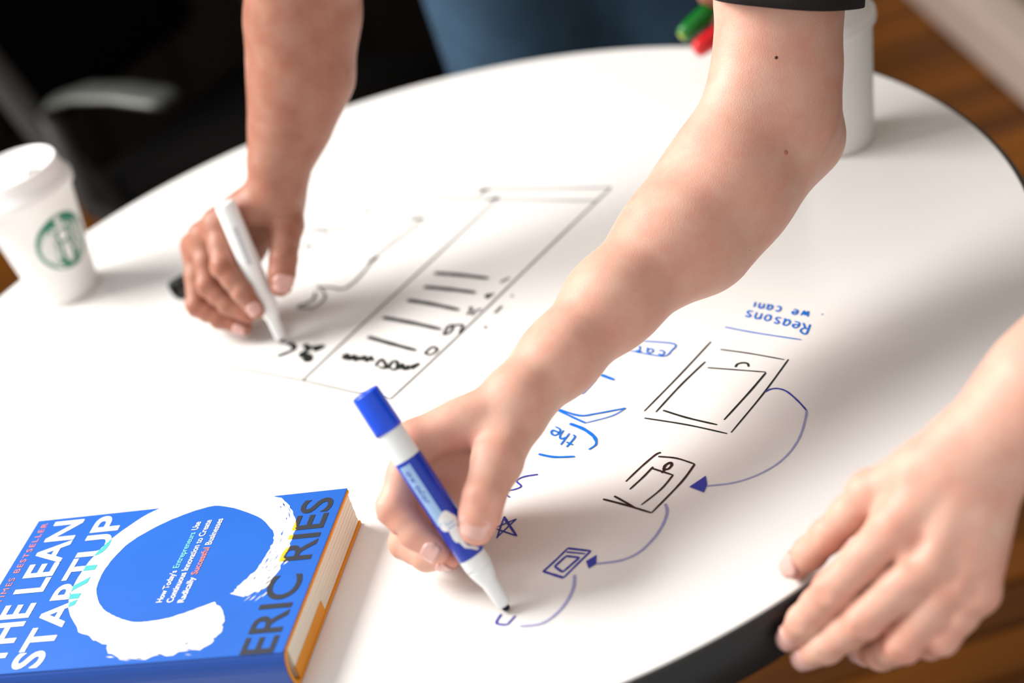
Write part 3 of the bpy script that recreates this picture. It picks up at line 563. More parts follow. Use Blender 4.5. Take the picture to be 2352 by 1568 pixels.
# ------------------------------------------------------------------ paper cups
def cup_r(z): return .0288+(.0438-.0288)*z/.110
def cup(label, loc, rot):
    root = tag(empty('paper_cup', loc, (0, 0, rot)), label, 'cup')
    obj('body', lathe([(0, .004), (.0265, .004), (.0275, .0), (.0288, .0005), (cup_r(.006), .006), (cup_r(.03), .03), (cup_r(.07), .07), (.0438, .110), (.0448, .1115), (.0440, .113), (.0425, .112), (.0280, .008), (0, .008)], 72), 'paper', root, True)
    ld = obj('lid', lathe([(.0445, .1035), (.0462, .1035), (.0468, .106), (.0466, .1105), (.0452, .1125), (.0440, .1135), (.0438, .1155), (.0424, .1165), (.0416, .1190), (.0402, .1275), (.0390, .1296), (.0376, .1290), (.0362, .1262), (.0340, .1255), (.0120, .1250), (0, .1250)], 72), 'lid', root, True)
    obj('sip_spout', box((.0290, 0, .1268), (.0125, .020, .0040), bevel=.0018), 'lid', ld, True)
    obj('sip_hole', lathe([(0, .12885), (.0030, .12885), (.0030, .1292), (0, .1292)], 16), 'grey_plastic', ld).location = (.029, 0, 0)
    obj('dent', box((-.010, .012, .1254), (.014, .008, .0012), bevel=.0005), 'lid', ld, True)
    lg = obj('logo', wrap(fine(disc(.061, 0, .0265, .0265, n=48), 2), cup_r), 'green_print', root)
    for v_ in lg.data.vertices: v_.co += V((v_.co.x, v_.co.y, 0)).normalized()*.00025
    art = []                                      # x = height on the cup, y = around it; white figure on the green disc
    art.append(disc(.0670, 0, .0052, .0044))                                   # face
    star = [(.0825+(.0052 if i % 2 == 0 else .0021)*math.cos(PI*i/5), (.0052 if i % 2 == 0 else .0021)*math.sin(PI*i/5)) for i in range(10)]
    art.append(poly(star))
    art.append(poly([(.0738, -.0075), (.0785, -.0085), (.0760, -.0040), (.0795, 0), (.0760, .0040), (.0785, .0085), (.0738, .0075)]))   # crown
    for s in (-1, 1):
        for k in range(3):                        # wavy hair
            y0 = .0072+k*.0046; bm = bmesh.new(); rows = []
            for i in range(13):
                t = i/12; z = .0745-.030*t; yy = s*(y0+.0012*math.sin(t*9+k)); rows.append((bm.verts.new((z, yy-.0008, 0)), bm.verts.new((z, yy+.0008, 0))))
            for (a, b), (c, d_) in zip(rows, rows[1:]): bm.faces.new((a, b, d_, c))
            art.append(bm)
        bm = bmesh.new(); rows = []                # raised twin tail
        for i in range(13):
            t = i/12; z = .038+.030*t; yy = s*(.0085+.0125*math.sin(t*2.2)); wd = .0018*(1-.4*t); rows.append((bm.verts.new((z, yy-wd, 0)), bm.verts.new((z, yy+wd, 0))))
        for (a, b), (c, d_) in zip(rows, rows[1:]): bm.faces.new((a, b, d_, c))
        art.append(bm)
    art.append(poly([(.0600, -.0025), (.0600, .0025), (.050, .0040), (.0400, .002), (.0400, -.002), (.050, -.0040)]))     # body
    for bm in art:
        for v_ in bm.verts: v_.co.z = .0005
        obj('logo_figure', wrap(fine(bm, 1), cup_r), 'white_print', lg)
    bm = bmesh.new()
    for yy in (-.0022, .0022): disc_bm = patch(.0668, .0676, yy-.0011, yy+.0011, 1, 2)
    return root
CL = (-0.3703, 1.4452, 0.7400); CRp = (0.3061, 1.2683, 0.7400)
cup('white paper cup with green round logo at the left edge of the table', CL, math.atan2(-CL[1], -CL[0])+math.radians(24))
cup('white lidded paper cup standing behind the raised forearm', CRp, 2.6)

# ------------------------------------------------------------------ book
BU = V((-.9426, .3339, 0)); BV = V((.3339, .9426, 0)); BO = V((-.1832, .8121, TZ))
book = tag(empty('book'), 'thick blue hardcover book with white brush circle lying on the table', 'book')
book.matrix_world = Matrix(((BV.x, BU.x, 0, BO.x), (BV.y, BU.y, 0, BO.y), (0, 0, 1, BO.z), (0, 0, 0, 1)))
BW, BH, BT = .1523, .2340, .0300
fc = obj('front_cover', box((BW/2+.001, BH/2, BT-.0019), (BW-.002, BH, .0030), bevel=.0006), 'orange', book)
jk = obj('jacket', box((BW/2-.0005, BH/2+.0002, BT-.0001), (BW+.001, BH-.0006, .0007), bevel=.0002), 'jacket', book)
bc = obj('back_cover', box((BW/2+.001, BH/2, .0017), (BW-.002, BH, .0030), bevel=.0006), 'orange', book)
obj('jacket', box((BW/2-.0005, BH/2+.0002, .0004), (BW+.001, BH-.0006, .0007), bevel=.0002), 'jacket', book)
sp = bmesh.new(); prof = []
for i in range(13):
    a = PI/2+PI*i/12; prof.append((.0015+.0075*math.cos(a), BT/2+.00025+(BT/2)*math.sin(a)))
inn = [(x+.0016, z*.9+.0015) for x, z in reversed(prof)]
ring_ = prof+inn
va = [sp.verts.new((x, .0004, z)) for x, z in ring_]; vb = [sp.verts.new((x, BH-.0004, z)) for x, z in ring_]
for i in range(len(ring_)):
    j = (i+1) % len(ring_); sp.faces.new((va[i], va[j], vb[j], vb[i]))
for i in range(len(prof)-1):
    n2 = len(ring_)
    sp.faces.new((va[i], va[n2-1-i], va[n2-2-i], va[i+1])); sp.faces.new((vb[i+1], vb[n2-2-i], vb[n2-1-i], vb[i]))
bmesh.ops.recalc_face_normals(sp, faces=sp.faces)
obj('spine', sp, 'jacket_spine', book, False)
sb = bmesh.new(); pr2 = [(.0022+.0068*math.cos(PI/2+PI*i/12), BT/2+.0001+(BT/2-.0010)*math.sin(PI/2+PI*i/12)) for i in range(13)]
pr2 += [(x+.0020, BT/2+(z-BT/2)*.82) for x, z in reversed(pr2)]
va = [sb.verts.new((x, -.0002, z)) for x, z in pr2]; vb = [sb.verts.new((x, BH+.0002, z)) for x, z in pr2]
for i in range(26):
    j = (i+1) % 26; sb.faces.new((va[i], va[j], vb[j], vb[i]))
for i in range(12):
    sb.faces.new((va[i], va[25-i], va[24-i], va[i+1])); sb.faces.new((vb[i+1], vb[24-i], vb[25-i], vb[i]))
bmesh.ops.recalc_face_normals(sb, faces=sb.faces)
obj('spine_board', sb, 'orange', book)
# flap of the orange lining showing along the bottom edge
obj('endpaper', box((.034, .0006, .0078), (.058, .0010, .0085)), 'orange', book)
pg = obj('page_block', box((BW/2+.0020, BH/2-.0012, BT/2), (BW-.008, BH-.0045, BT-.0064), bevel=.001), 'pages', book)
for k in range(7):                                # gathered sections of pages, each slightly proud of the next
    z = .0035+(k+.5)*(BT-.0070)/7
    obj('page_section', box((BW/2+.0020, BH/2-.0012, z), (BW-.0074-.0003*(k % 2), BH-.0039-.0003*(k % 2), (BT-.0070)/7*.97), bevel=.0002), 'pages', book)
def ink_on_cover(name, bm, m, label=None, z=BT+.00035, parent=None):
    for v_ in bm.verts: v_.co.z = z
    bmesh.ops.recalc_face_normals(bm, faces=bm.faces)
    for f_ in bm.faces:
        f_.normal_update()
        if f_.normal.z < 0: f_.normal_flip()
    return tag(obj(name, bm, m, jk), label)
OUT = [(.0505, .0441), (.0610, .0304), (.0807, .0258), (.1, .0258), (.1219, .0288), (.1424, .0410), (.1520, .0544), (.1523, .0700), (.1523, .0968), (.1523, .1100), (.1520, .1378), (.1318, .1591), (.1062, .1715), (.0769, .1741), (.0523, .1666), (.0303, .1471), (.0196, .1296), (.0044, .1085), (.0043, .0789), (.0078, .0566), (.0157, .0505), (.0272, .0488), (.0395, .0530), (.0495, .0621)]
INN = [(.0470, .0680), (.0420, .0790), (.0378, .0913), (.0365, .1030), (.0373, .1145), (.0434, .1287), (.0526, .1420), (.0680, .1532), (.0829, .1568), (.1023, .1548), (.1197, .1468), (.1360, .1279), (.1460, .1064), (.1469, .0894), (.1311, .0584), (.1119, .0416), (.0969, .0393), (.0811, .0413), (.0640, .0490), (.0565, .0530)]
def dense(P, rough, closed=False):
    Q = []
    for i in range(len(P)-1):
        (x0, y0), (x1, y1) = P[i], P[i+1]; px_, py_ = P[max(i-1, 0)]; qx, qy = P[min(i+2, len(P)-1)]
        for s in range(6):
            t = s/6; cr = lambda a, b, c, d_: .5*((2*b)+(c-a)*t+(2*a-5*b+4*c-d_)*t*t+(3*b-a-3*c+d_)*t**3)
            Q.append((cr(px_, x0, x1, qx), cr(py_, y0, y1, qy)))
    Q.append(P[-1])
    out = []
    for i, (x, y_) in enumerate(Q):
        r_ = rough(x, y_) if callable(rough) else rough
        out.append((min(x+random.uniform(-r_, r_), .1523), y_+random.uniform(-r_, r_)))
    return out
rg = lambda x, y_: .0016 if x < .035 or (y_ < .045 and x < .11) else (.0008 if y_ < .06 else .0002)
RING = dense(OUT, rg)+dense(INN, lambda x, y_: .0009 if y_ < .055 and x < .12 else .0002)
bm = poly(RING); bmesh.ops.triangulate(bm, faces=bm.faces)
ink_on_cover('brush_circle', bm, 'jacket_white', 'white brush stroke circle')
for i in range(34):                               # stray dry-brush flecks at the ends of the stroke
    if i < 18: x, y_ = random.uniform(.046, .085), None; y_ = .041-(x-.05)*.25+random.uniform(-.012, .006); ang = -.6
    else: x, y_ = random.uniform(-.0, .012)+.002, random.uniform(.055, .125); ang = 1.4
    l_, t_ = random.uniform(.001, .005), random.uniform(.0002, .0006); c_, s_ = math.cos(ang), math.sin(ang)
    ink_on_cover('brush_fleck', poly([(x+c_*l_, y_+s_*l_), (x-s_*t_, y_+c_*t_), (x-c_*l_, y_-s_*l_), (x+s_*t_, y_-c_*t_)]), 'jacket_white')
for i in range(30):                               # dry-brush streaks where the blue shows through the white
    if i < 20: x = random.uniform(.075, .142); y_ = .0335+abs(x-.10)**2*5+random.uniform(-.004, .004); ang = (x-.10)*14
    else: x, y_ = random.uniform(.006, .020), random.uniform(.06, .12); ang = 1.5
    l_, t_ = random.uniform(.001, .0040), random.uniform(.0002, .0005); c_, s_ = math.cos(ang), math.sin(ang)
    ink_on_cover('brush_streak', poly([(x+c_*l_, y_+s_*l_), (x-s_*t_, y_+c_*t_), (x-c_*l_, y_-s_*l_), (x+s_*t_, y_-c_*t_)]), 'jacket', z=BT+.00042)
def in_ring(x, y_):
    n = len(RING); c = False; j = n-1
    for i in range(n):
        xi, yi = RING[i]; xj, yj = RING[j]
        if (yi > y_) != (yj > y_) and x < (xj-xi)*(y_-yi)/(yj-yi)+xi: c = not c
        j = i
    return c
def lettering(name, txt, x0, x1, y0, y1, m, m_in=None, bold=.02, shear=0, spacing=1, sub=3):
    bm = fit(text_mesh(txt, 1, bold, spacing), x0, x1, y0, y1, BT+.0005, shear)
    if m_in:
        bmesh.ops.triangulate(bm, faces=bm.faces)
        for _ in range(sub):
            bmesh.ops.subdivide_edges(bm, edges=[e for e in bm.edges if e.calc_length() > .0012], cuts=1); bmesh.ops.triangulate(bm, faces=[f_ for f_ in bm.faces if len(f_.verts) > 3])
        for f_ in bm.faces:
            c = f_.calc_center_median(); f_.material_index = 1 if in_ring(c.x, c.y) else 0
    o = ink_on_cover(name, bm, m, z=BT+.0005)
    if m_in: o.data.materials.append(M[m_in])
    return o
lettering('title_lettering', 'THE LEAN', .006, .1485, .1955, .2185, 'jacket_white', None, .022)
lettering('title_lettering', 'STARTUP', .002, .1490, .1660, .1880, 'jacket_white', 'jacket_teal', .022, shear=-.003)
lettering('author_lettering', 'ERIC RIES', -.001, .1440, .0065, .0290, 'jacket_grey', 'jacket_yellow', .012, shear=0)
lettering('top_lettering', 'NEW YORK TIMES BESTSELLER', .012, .1480, .2240, .2285, 'jacket_pink', None, 0, spacing=1.25)
def line(parts, x0, x1, y0):
    """one subtitle line whose words change colour"""
    full = ' '.join(p for p, _ in parts); pos = 0; tot = len(full)
    for p, m in parts:
        a = x0+(x1-x0)*pos/tot; b = x0+(x1-x0)*(pos+len(p))/tot; pos += len(p)+1
        desc = any(c in 'pyg,' for c in p)
        lettering('subtitle_lettering', p, a, b, y0-(.0012 if desc else 0), y0+.0048, m, None, .018)
line([("How Today's", 'jacket_white'), ('Entrepreneurs', 'jacket_sky'), ('Use', 'jacket_white')], .0535, .1320, .1002)
line([('Continuous Innovation to Create', 'jacket_white')], .0525, .1328, .0925)
line([('Radically', 'jacket_white'), ('Successful', 'jacket_pink'), ('Businesses', 'jacket_white')], .0515, .1330, .0842)

# ------------------------------------------------------------------ person B: leans in from the right, draws with the right hand, left hand on the table edge
pb = tag(empty('person', (.70, .92, 0)), 'person in charcoal shirt leaning in from the right, drawing with a blue marker', 'person')
def keep(o, root): o.matrix_parent_inverse = Matrix.Translation(-V(root.location)); return o
VOX = .00125
Bw = (-0.0069, 0.9139, 0.8242)
arm = [(-0.0070, 0.9120, 0.8248), (0.0263, 0.9350, 0.8303), (0.0687, 0.9639, 0.8396), (0.1252, 0.9989, 0.8495), (0.1691, 1.0251, 0.8641), (0.2143, 1.0499, 0.8822), (0.2266, 1.0635, 0.9167), (0.2373, 1.0747, 0.9569), (0.2561, 1.0929, 1.0127)]
rad = [.0215, .0230, .0286, .0370, .0415, .0385, .0385, .0395, .042]
f = Field((-.14, .77, .735), (.31, 1.16, 1.07), VOX)
vd = unit(A3(arm[0])-A3((0, 0, 1.41)))           # the forearm is a little deeper than it looks wide near the wrist
for i in range(len(arm)-1):
    f.cone(arm[i], arm[i+1], rad[i], rad[i+1], .016, (vd, .80 if i == 0 else .9 if i == 1 else 1.0))
f.cone((0.2366, 1.0503, 0.8633), (0.2262, 1.0484, 0.8738), .0150, .030, .022)           # point of the elbow
f.cone((0.2300, 1.0487, 0.8606), (0.1449, 1.0054, 0.8350), .0150, .0280, .020)          # ulna side
f.cone((0.2097, 1.0590, 0.9306), (0.1725, 1.0332, 0.8874), .0200, .0220, .020)          # fold inside the elbow
f.cone((0.1454, 1.0257, 0.8553), (0.0831, 0.9929, 0.8297), .030, .020, .020)            # muscle on the far side of the forearm
HB = {
 'index': [(-0.0753, 0.8922, 0.8288), (-0.0983, 0.8685, 0.8047), (-0.0908, 0.8557, 0.7910), (-0.0811, 0.8453, 0.7814)],
 'middle': [(-0.0787, 0.9039, 0.8074), (-0.1001, 0.8790, 0.7696), (-0.0900, 0.8640, 0.7660), (-0.0766, 0.8529, 0.7688)],
 'ring': [(-0.0708, 0.9146, 0.7883), (-0.0916, 0.9001, 0.7543), (-0.0856, 0.8880, 0.7516), (-0.0771, 0.8774, 0.7573)],
 'pinky': [(-0.0604, 0.9241, 0.7730), (-0.0778, 0.9096, 0.7506), (-0.0743, 0.9019, 0.7476), (-0.0661, 0.8918, 0.7521)],
 'thumb': [(-0.0133, 0.8961, 0.8197), (-0.0307, 0.8673, 0.8145), (-0.0438, 0.8444, 0.8093), (-0.0540, 0.8375, 0.7938)],
 'wrist': [(-0.0066, 0.9040, 0.8291), (-0.0076, 0.9229, 0.8139)],
}
RB = {'index': (.0122, .0110, .0096, .0078), 'middle': (.0120, .0106, .0094, .0078), 'ring': (.0112, .0092, .0080, .0064), 'pinky': (.0100, .0082, .0072, .0060), 'thumb': (.0155, .0142, .0124, .0102)}
HB['extra'] = [((-0.0445, 0.9128, 0.8008), (-0.0696, 0.8996, 0.7769), .014, .013), ((-0.0693, 0.8955, 0.7798), (-0.0791, 0.8891, 0.7652), .013, .010)]
HB['palm_dir'] = unit(A3(HB['pinky'][1])-A3(HB['pinky'][0])+.6*(A3(HB['thumb'][2])-A3(HB['index'][0])))
HB['thumb_dorsal'] = unit(unit(A3((0, 0, 1.41))-A3(HB['thumb'][3]))-A3(CR)*.12)
flB = hand(f, HB, RB, .0165)
meshB1 = f.mesh()
# left hand on the edge
HL = {
 'index': [(0.1657, 0.7222, 0.7957), (0.1270, 0.7283, 0.7612), (0.1085, 0.7358, 0.7386), (0.1004, 0.7438, 0.7228)],
 'middle': [(0.1782, 0.7038, 0.7825), (0.1377, 0.7118, 0.7492), (0.1155, 0.7241, 0.7268), (0.1051, 0.7365, 0.7124)],
 'ring': [(0.1878, 0.6968, 0.7708), (0.1530, 0.6982, 0.7361), (0.1435, 0.7174, 0.7156), (0.1371, 0.7369, 0.7034)],
 'pinky': [(0.1954, 0.6908, 0.7627), (0.1728, 0.6914, 0.7383), (0.1685, 0.7053, 0.7227), (0.1649, 0.7218, 0.7113)],
 'thumb': [(0.1900, 0.7355, 0.8160), (0.1621, 0.7496, 0.8007), (0.1355, 0.7587, 0.7731), (0.1161, 0.7701, 0.7490)],
 'wrist': [(0.2083, 0.7300, 0.8263), (0.2218, 0.7188, 0.8154)],
}
RL = {'index': (.0125, .0110, .0096, .0078), 'middle': (.0125, .0110, .0096, .0080), 'ring': (.0120, .0104, .0092, .0076), 'pinky': (.0108, .0090, .0080, .0068), 'thumb': (.0150, .0114, .0097, .0076)}
HL['web'] = (.75, .35, .008); HL['palm_dir'] = unit(A3(F)*1.0+A3(CU)*-.1)
HL['thumb_dorsal'] = unit(unit(A3((0, 0, 1.41))-A3(HL['thumb'][3]))+A3(CU)*.5-A3(CR)*.2)
f = Field((.08, .58, .68), (.50, .84, 1.02), VOX)
armL = [(0.2158, 0.7259, 0.8195), (0.2311, 0.7242, 0.8322), (0.2570, 0.7234, 0.8504), (0.3213, 0.7321, 0.8904), (0.4066, 0.7359, 0.9259)]
radL = [.0235, .0255, .0315, .0390, .0400]
for i in range(4): f.cone(armL[i], armL[i+1], radL[i], radL[i+1], .016, (A3(F), 1.22 if i == 0 else 1.1))
flB += hand(f, HL, RL, .0170)
LE = A3(armL[4]); f.cone(LE, (.475, .72, 1.03), .040, .043, .02)
meshB2 = f.mesh()
# hidden upper body, head out of frame
f = Field((.05, .5, 0), (1.0, 1.3, 1.75), .009)
SR = A3((.315, 1.105, 1.17)); SLp = A3((.52, .73, 1.17)); CH = A3((.50, .93, 1.12)); PV = A3((.76, .95, .88))
f.cone(arm[7], SR, .042, .052, .03); f.cone((.475, .72, 1.0), SLp, .043, .052, .03)
f.cone(SR, SLp, .06, .06, .05); f.cone(CH, (.62, .94, 1.0), .125, .115, .06); f.cone((.62, .94, 1.0), PV, .115, .13, .06)
NK = A3((.385, .91, 1.235)); HD = A3((.285, .90, 1.395))
f.cone(CH, NK, .09, .055, .05); f.cone(NK, HD, .055, .06, .02)
for hh, yy in ((PV+A3((0, -.09, -.03)), -.1), (PV+A3((0, .09, -.03)), .1)):
    f.cone(hh, (.70, .95+yy, .48), .085, .056, .04); f.cone((.70, .95+yy, .48), (.80, .95+yy, .09), .056, .036, .03); f.cone((.80, .95+yy, .05), (.64, .95+yy, .035), .036, .030, .02)
def head(f, c, fwd):
    c = A3(c); fw = unit(fwd); up_ = unit(A3((0, 0, 1))-fw*fw[2]); sd = np.cross(fw, up_)
    f.cone(c+up_*.03-fw*.02, c+up_*.03+fw*.015, .088, .080, .03); f.cone(c-up_*.03+fw*.02, c-up_*.075+fw*.045, .062, .040, .04)
    f.cone(c+up_*.015+fw*.088, c-up_*.022+fw*.104, .009, .013, .014)
    f.cone(c-up_*.052+fw*.078-sd*.016, c-up_*.052+fw*.078+sd*.016, .009, .009, .008)
    for s in (-1, 1):
        f.cone(c+sd*s*.084-up_*.015, c+sd*s*.088+up_*.025-fw*.008, .010, .014, .008)
        f.cut(c+sd*s*.031+up_*.012+fw*.098, c+sd*s*.036+up_*.012+fw*.096, .012, .012)
    return c, fw, up_, sd
hb = head(f, HD, (-.75, -.05, -.62))
meshB3 = f.mesh()
bodyB = keep(obj('body', field_mesh('body', [meshB1, meshB2, meshB3], flB), 'skin_b', pb), pb)
def face_bits(parent, h4, m_eye='eye'):
    c, fw, up_, sd = h4
    for s in (-1, 1):
        bm = bmesh.new(); bmesh.ops.create_uvsphere(bm, u_segments=16, v_segments=10, radius=.0125); bmesh.ops.translate(bm, vec=V(c+sd*s*.032+up_*.012+fw*.078), verts=bm.verts)
        obj('eye', bm, m_eye, parent, True)
    hf = Field(c-.16, c+.16, .007)
    hf.cone(c+up_*.04-fw*.025, c+up_*.045+fw*.01, .095, .087, .02); hf.cone(c-up_*.01-fw*.04, c+up_*.03-fw*.03, .088, .09, .02)
    return field_mesh('hair', [hf.mesh(2)])
nB = lambda fn, J=HB: A3(J[fn][3])
tocam = lambda p: unit(A3((0, 0, 1.41))-A3(p))
nail(bodyB, 'nail_b', HB['thumb'][2], HB['thumb'][3], HB['thumb_dorsal'], RB['thumb'][3], .0150, .78, .42, RB['thumb'][2]*.98, .45, .0006)
nail(bodyB, 'nail_b', HB['index'][2], HB['index'][3], tocam(HB['index'][3])+A3(CU)*-.7, RB['index'][3], .0105, .75, .5, RB['index'][2])
nail(bodyB, 'nail_b', HB['middle'][2], HB['middle'][3], A3(CU)*-1+tocam(HB['middle'][3])*.2, RB['middle'][3], .0105, .75, .5, RB['middle'][2])
for fn, nv_ in (('index', A3(-CR)*.5+tocam(HL['index'][3])), ('middle', A3(-CR)*.3-A3(CU)*.2+tocam(HL['middle'][3])), ('ring', A3(-CR)*.6-A3(CU)*.8), ('pinky', A3(-CR)*.6-A3(CU)*.8)):
    nail(bodyB, 'nail_b', HL[fn][2], HL[fn][3], nv_, RL[fn][3], .0120, .84, .5, RL[fn][2])
nail(bodyB, 'nail_b', HL['thumb'][2], HL['thumb'][3], HL['thumb_dorsal'], RL['thumb'][3], .0135, .84, .6, RL['thumb'][2]*.98, .45, .0010)
def bump_on(parent, name, m, p, r):
    """a low mole: cast from the camera side onto the skin"""
    o3 = V((0, 0, 1.41)); dr_ = (V(p)-o3).normalized(); me = parent.data
    from mathutils.bvhtree import BVHTree
    bv = BVHTree.FromPolygons([v_.co for v_ in me.vertices], [pl_.vertices for pl_ in me.polygons])
    hit, nrm, _, _ = bv.ray_cast(o3, dr_)
    bm = bmesh.new(); bmesh.ops.create_uvsphere(bm, u_segments=12, v_segments=8, radius=r); bmesh.ops.scale(bm, vec=(1, 1, .35), verts=bm.verts)
    bmesh.ops.transform(bm, matrix=Matrix.Translation(hit) @ nrm.to_track_quat('Z', 'Y').to_matrix().to_4x4(), verts=bm.verts)
    return obj(name, bm, m, parent, True)
bump_on(bodyB, 'mole', 'mole', (0.2134, 1.0060, 0.9492), .0011)
bump_on(bodyB, 'mole', 'mole_pink', (0.2010, 0.9758, 0.8986), .0017)
bump_on(bodyB, 'mole', 'mole_pink', (0.1605, 0.9491, 0.8539), .0005)
hr = face_bits(bodyB, hb); keep(obj('hair', hr, 'hair', pb), pb)
# clothes
f = Field((.1, .5, .75), (1.0, 1.3, 1.36), .008)
f.cone(SR, SLp, .073, .073, .05); f.cone(CH, (.62, .94, 1.0), .142, .132, .06); f.cone((.62, .94, 1.0), PV, .132, .142, .06); f.cone(CH, NK-A3((-.03, 0, .02)), .10, .066, .05)
SH_hem = A3((0.2412, 1.0792, 0.9703))
f.cone(SR, SR*.5+SH_hem*.5, .068, .060, .03); f.cone(SLp, (.485, .722, 1.07), .068, .060, .03)
shB = keep(obj('shirt', field_mesh('shirt', [f.mesh(2)]), 'shirt_dark', pb), pb)
def sleeve(parent, a, b, ra, rb, m):
    a, b = V(a), V(b); t = (b-a).normalized(); s = t.cross(V((0, 1, 0))).normalized(); u = s.cross(t); bm = bmesh.new(); n = 40; rings = []
    for q, rr in ((0, ra), (.5, (ra+rb)/2), (.93, rb*.985), (.95, rb), (1, rb*1.01), (1, rb*.97), (.8, rb*.95), (0, ra*.93)):
        rings.append([bm.verts.new(a.lerp(b, q)+(s*math.cos(2*PI*k/n)+u*math.sin(2*PI*k/n))*rr*(1+.03*math.sin(k*2*PI/n*5+q*3))) for k in range(n)])
    for r1, r2 in zip(rings, rings[1:]):
        for k in range(n): bm.faces.new((r1[k], r1[(k+1) % n], r2[(k+1) % n], r2[k]))
    bmesh.ops.recalc_face_normals(bm, faces=bm.faces)
    return obj('sleeve', bm, m, parent, True)
sleeve(shB, SR, (0.2375, 1.0599, 0.9613), .060, .050, 'shirt_dark')
sleeve(shB, SLp, (.465, .722, 1.03), .062, .056, 'shirt_dark')
f = Field((.5, .7, 0), (1.0, 1.2, 1.05), .008)
f.cone(PV+A3((0, 0, .03)), PV, .142, .145, .05)
for yy in (-.1, .1):
    f.cone(PV+A3((0, yy*.9, -.04)), (.70, .95+yy, .48), .100, .072, .04); f.cone((.70, .95+yy, .48), (.80, .95+yy, .11), .072, .056, .03)
keep(obj('trousers', field_mesh('trousers', [f.mesh(2)]), 'shirt_dark', pb), pb)
for yy in (-.1, .1):
    f = Field((.52, .8, 0), (.95, 1.15, .18), .006)
    f.cone((.80, .95+yy, .045), (.62, .95+yy, .04), .044, .038, .02); f.a = np.maximum(f.a, -(((np.arange(f.n[2])+f.o[2])*f.v)[None, None, :]-.004)).astype(np.float32)
    keep(obj('shoe', field_mesh('shoe', [f.mesh(2)]), 'rubber', pb), pb)

# ------------------------------------------------------------------ person A: stands at the far side in jeans, draws with the white marker
pa = tag(empty('person', (.20, 1.88, 0)), 'person in blue jeans leaning over the far side of the table, writing with white marker', 'person')
f = Field((-.26, 1.14, .735), (.06, 1.42, 1.10), VOX)
armA = [(-0.1413, 1.2776, 0.8481), (-0.1318, 1.2812, 0.8678), (-0.1137, 1.2894, 0.8932), (-0.0937, 1.2971, 0.9255), (-0.0770, 1.3037, 0.9697), (-0.0573, 1.2933, 1.0206), (-0.0425, 1.2854, 1.0561)]
radA = [.0205, .0222, .0300, .0385, .0420, .0415, .040]
for i in range(6): f.cone(armA[i], armA[i+1], radA[i], radA[i+1], .016, (A3(F), .88 if i == 0 else 1.0))
f.cone((-0.1068, 1.3127, 0.9652), (-0.1380, 1.2915, 0.8811), .014, .006, .014)              # tendon ridge along the lit side
HA = {
 'index': [(-0.1955, 1.2777, 0.8325), (-0.1993, 1.2458, 0.8123), (-0.1910, 1.2319, 0.7930), (-0.1852, 1.2248, 0.7772)],
 'middle': [(-0.2111, 1.2902, 0.8203), (-0.2187, 1.2618, 0.7923), (-0.2087, 1.2503, 0.7770), (-0.1949, 1.2400, 0.7675)],
 'ring': [(-0.2224, 1.3013, 0.8097), (-0.2347, 1.2688, 0.7748), (-0.2210, 1.2581, 0.7628), (-0.2029, 1.2482, 0.7540)],
 'pinky': [(-0.2271, 1.3112, 0.7970), (-0.2363, 1.2832, 0.7658), (-0.2239, 1.2759, 0.7575), (-0.2105, 1.2668, 0.7539)],
 'thumb': [(-0.1414, 1.2837, 0.8329), (-0.1434, 1.2629, 0.8215), (-0.1522, 1.2395, 0.8056), (-0.1610, 1.2293, 0.7886)],
 'wrist': [(-0.1399, 1.2720, 0.8485), (-0.1452, 1.2932, 0.8371)],
}
RA = {'index': (.0118, .0098, .0086, .0070), 'middle': (.0118, .0096, .0084, .0068), 'ring': (.0112, .0092, .0080, .0066), 'pinky': (.0098, .0080, .0072, .0060), 'thumb': (.0150, .0128, .0108, .0084)}
HA['extra'] = [((-0.1569, 1.2877, 0.8201), (-0.1787, 1.2803, 0.8037), .013, .011), ((-0.1787, 1.2803, 0.8037), (-0.1945, 1.2671, 0.7857), .011, .009)]
HA['palm_dir'] = unit(A3(HA['pinky'][1])-A3(HA['pinky'][0])+.7*(A3(HA['thumb'][2])-A3(HA['index'][0])))
HA['thumb_dorsal'] = unit(unit(A3((0, 0, 1.41))-A3(HA['thumb'][3]))+A3(CR)*.4)
flA = hand(f, HA, RA, .0165)
meshA1 = f.mesh()
# left hand, mostly hidden behind the other person's forearm, holding the green and red markers
f = Field((.18, 1.36, .74), (.46, 1.62, 1.12), .002)
HP = A3((0.2749, 1.4521, 0.8086)); cu, cr_, ff = A3(CU), A3(CR), A3(F)
base = HP+cr_*.030+cu*.026+ff*.002
H2 = {'thumb': [base+cr_*.012-ff*.014+cu*.02, base-cr_*.012-ff*.020+cu*.004, base-cr_*.034-ff*.016-cu*.014, base-cr_*.050-ff*.012-cu*.020]}
for i, n_ in enumerate(('index', 'middle', 'ring', 'pinky')):
    b0 = base+ff*(.004+.008*i)-cu*(.018*i)*.9+cr_*.004*i
    H2[n_] = [b0, b0-cr_*.040+cu*.002-cu*.004, b0-cr_*.046-ff*.022-cu*.006, b0-cr_*.026-ff*.028-cu*.006]
H2['wrist'] = [base+cr_*.075+cu*.045, base+cr_*.085+cu*.030+ff*.02]; H2['palm_dir'] = unit(-ff); H2['thumb_dorsal'] = unit(cu-ff)
flA += hand(f, H2, RA, .0165)
wA = (A3(H2['wrist'][0])+A3(H2['wrist'][1]))/2
f.cone(wA, (.40, 1.50, 1.02), .022, .040, .016)
meshA2 = f.mesh()
f = Field((-.25, 1.2, 0), (.65, 2.2, 1.85), .009)
AR = A3((-.045, 1.53, 1.255)); AL = A3((.335, 1.56, 1.255)); AC = A3((.15, 1.66, 1.20)); AP = A3((.205, 1.90, .90))
f.cone(armA[6], AR, .040, .052, .03); f.cone((.40, 1.50, 1.02), AL, .040, .052, .03); f.cone(AR, AL, .06, .06, .05)
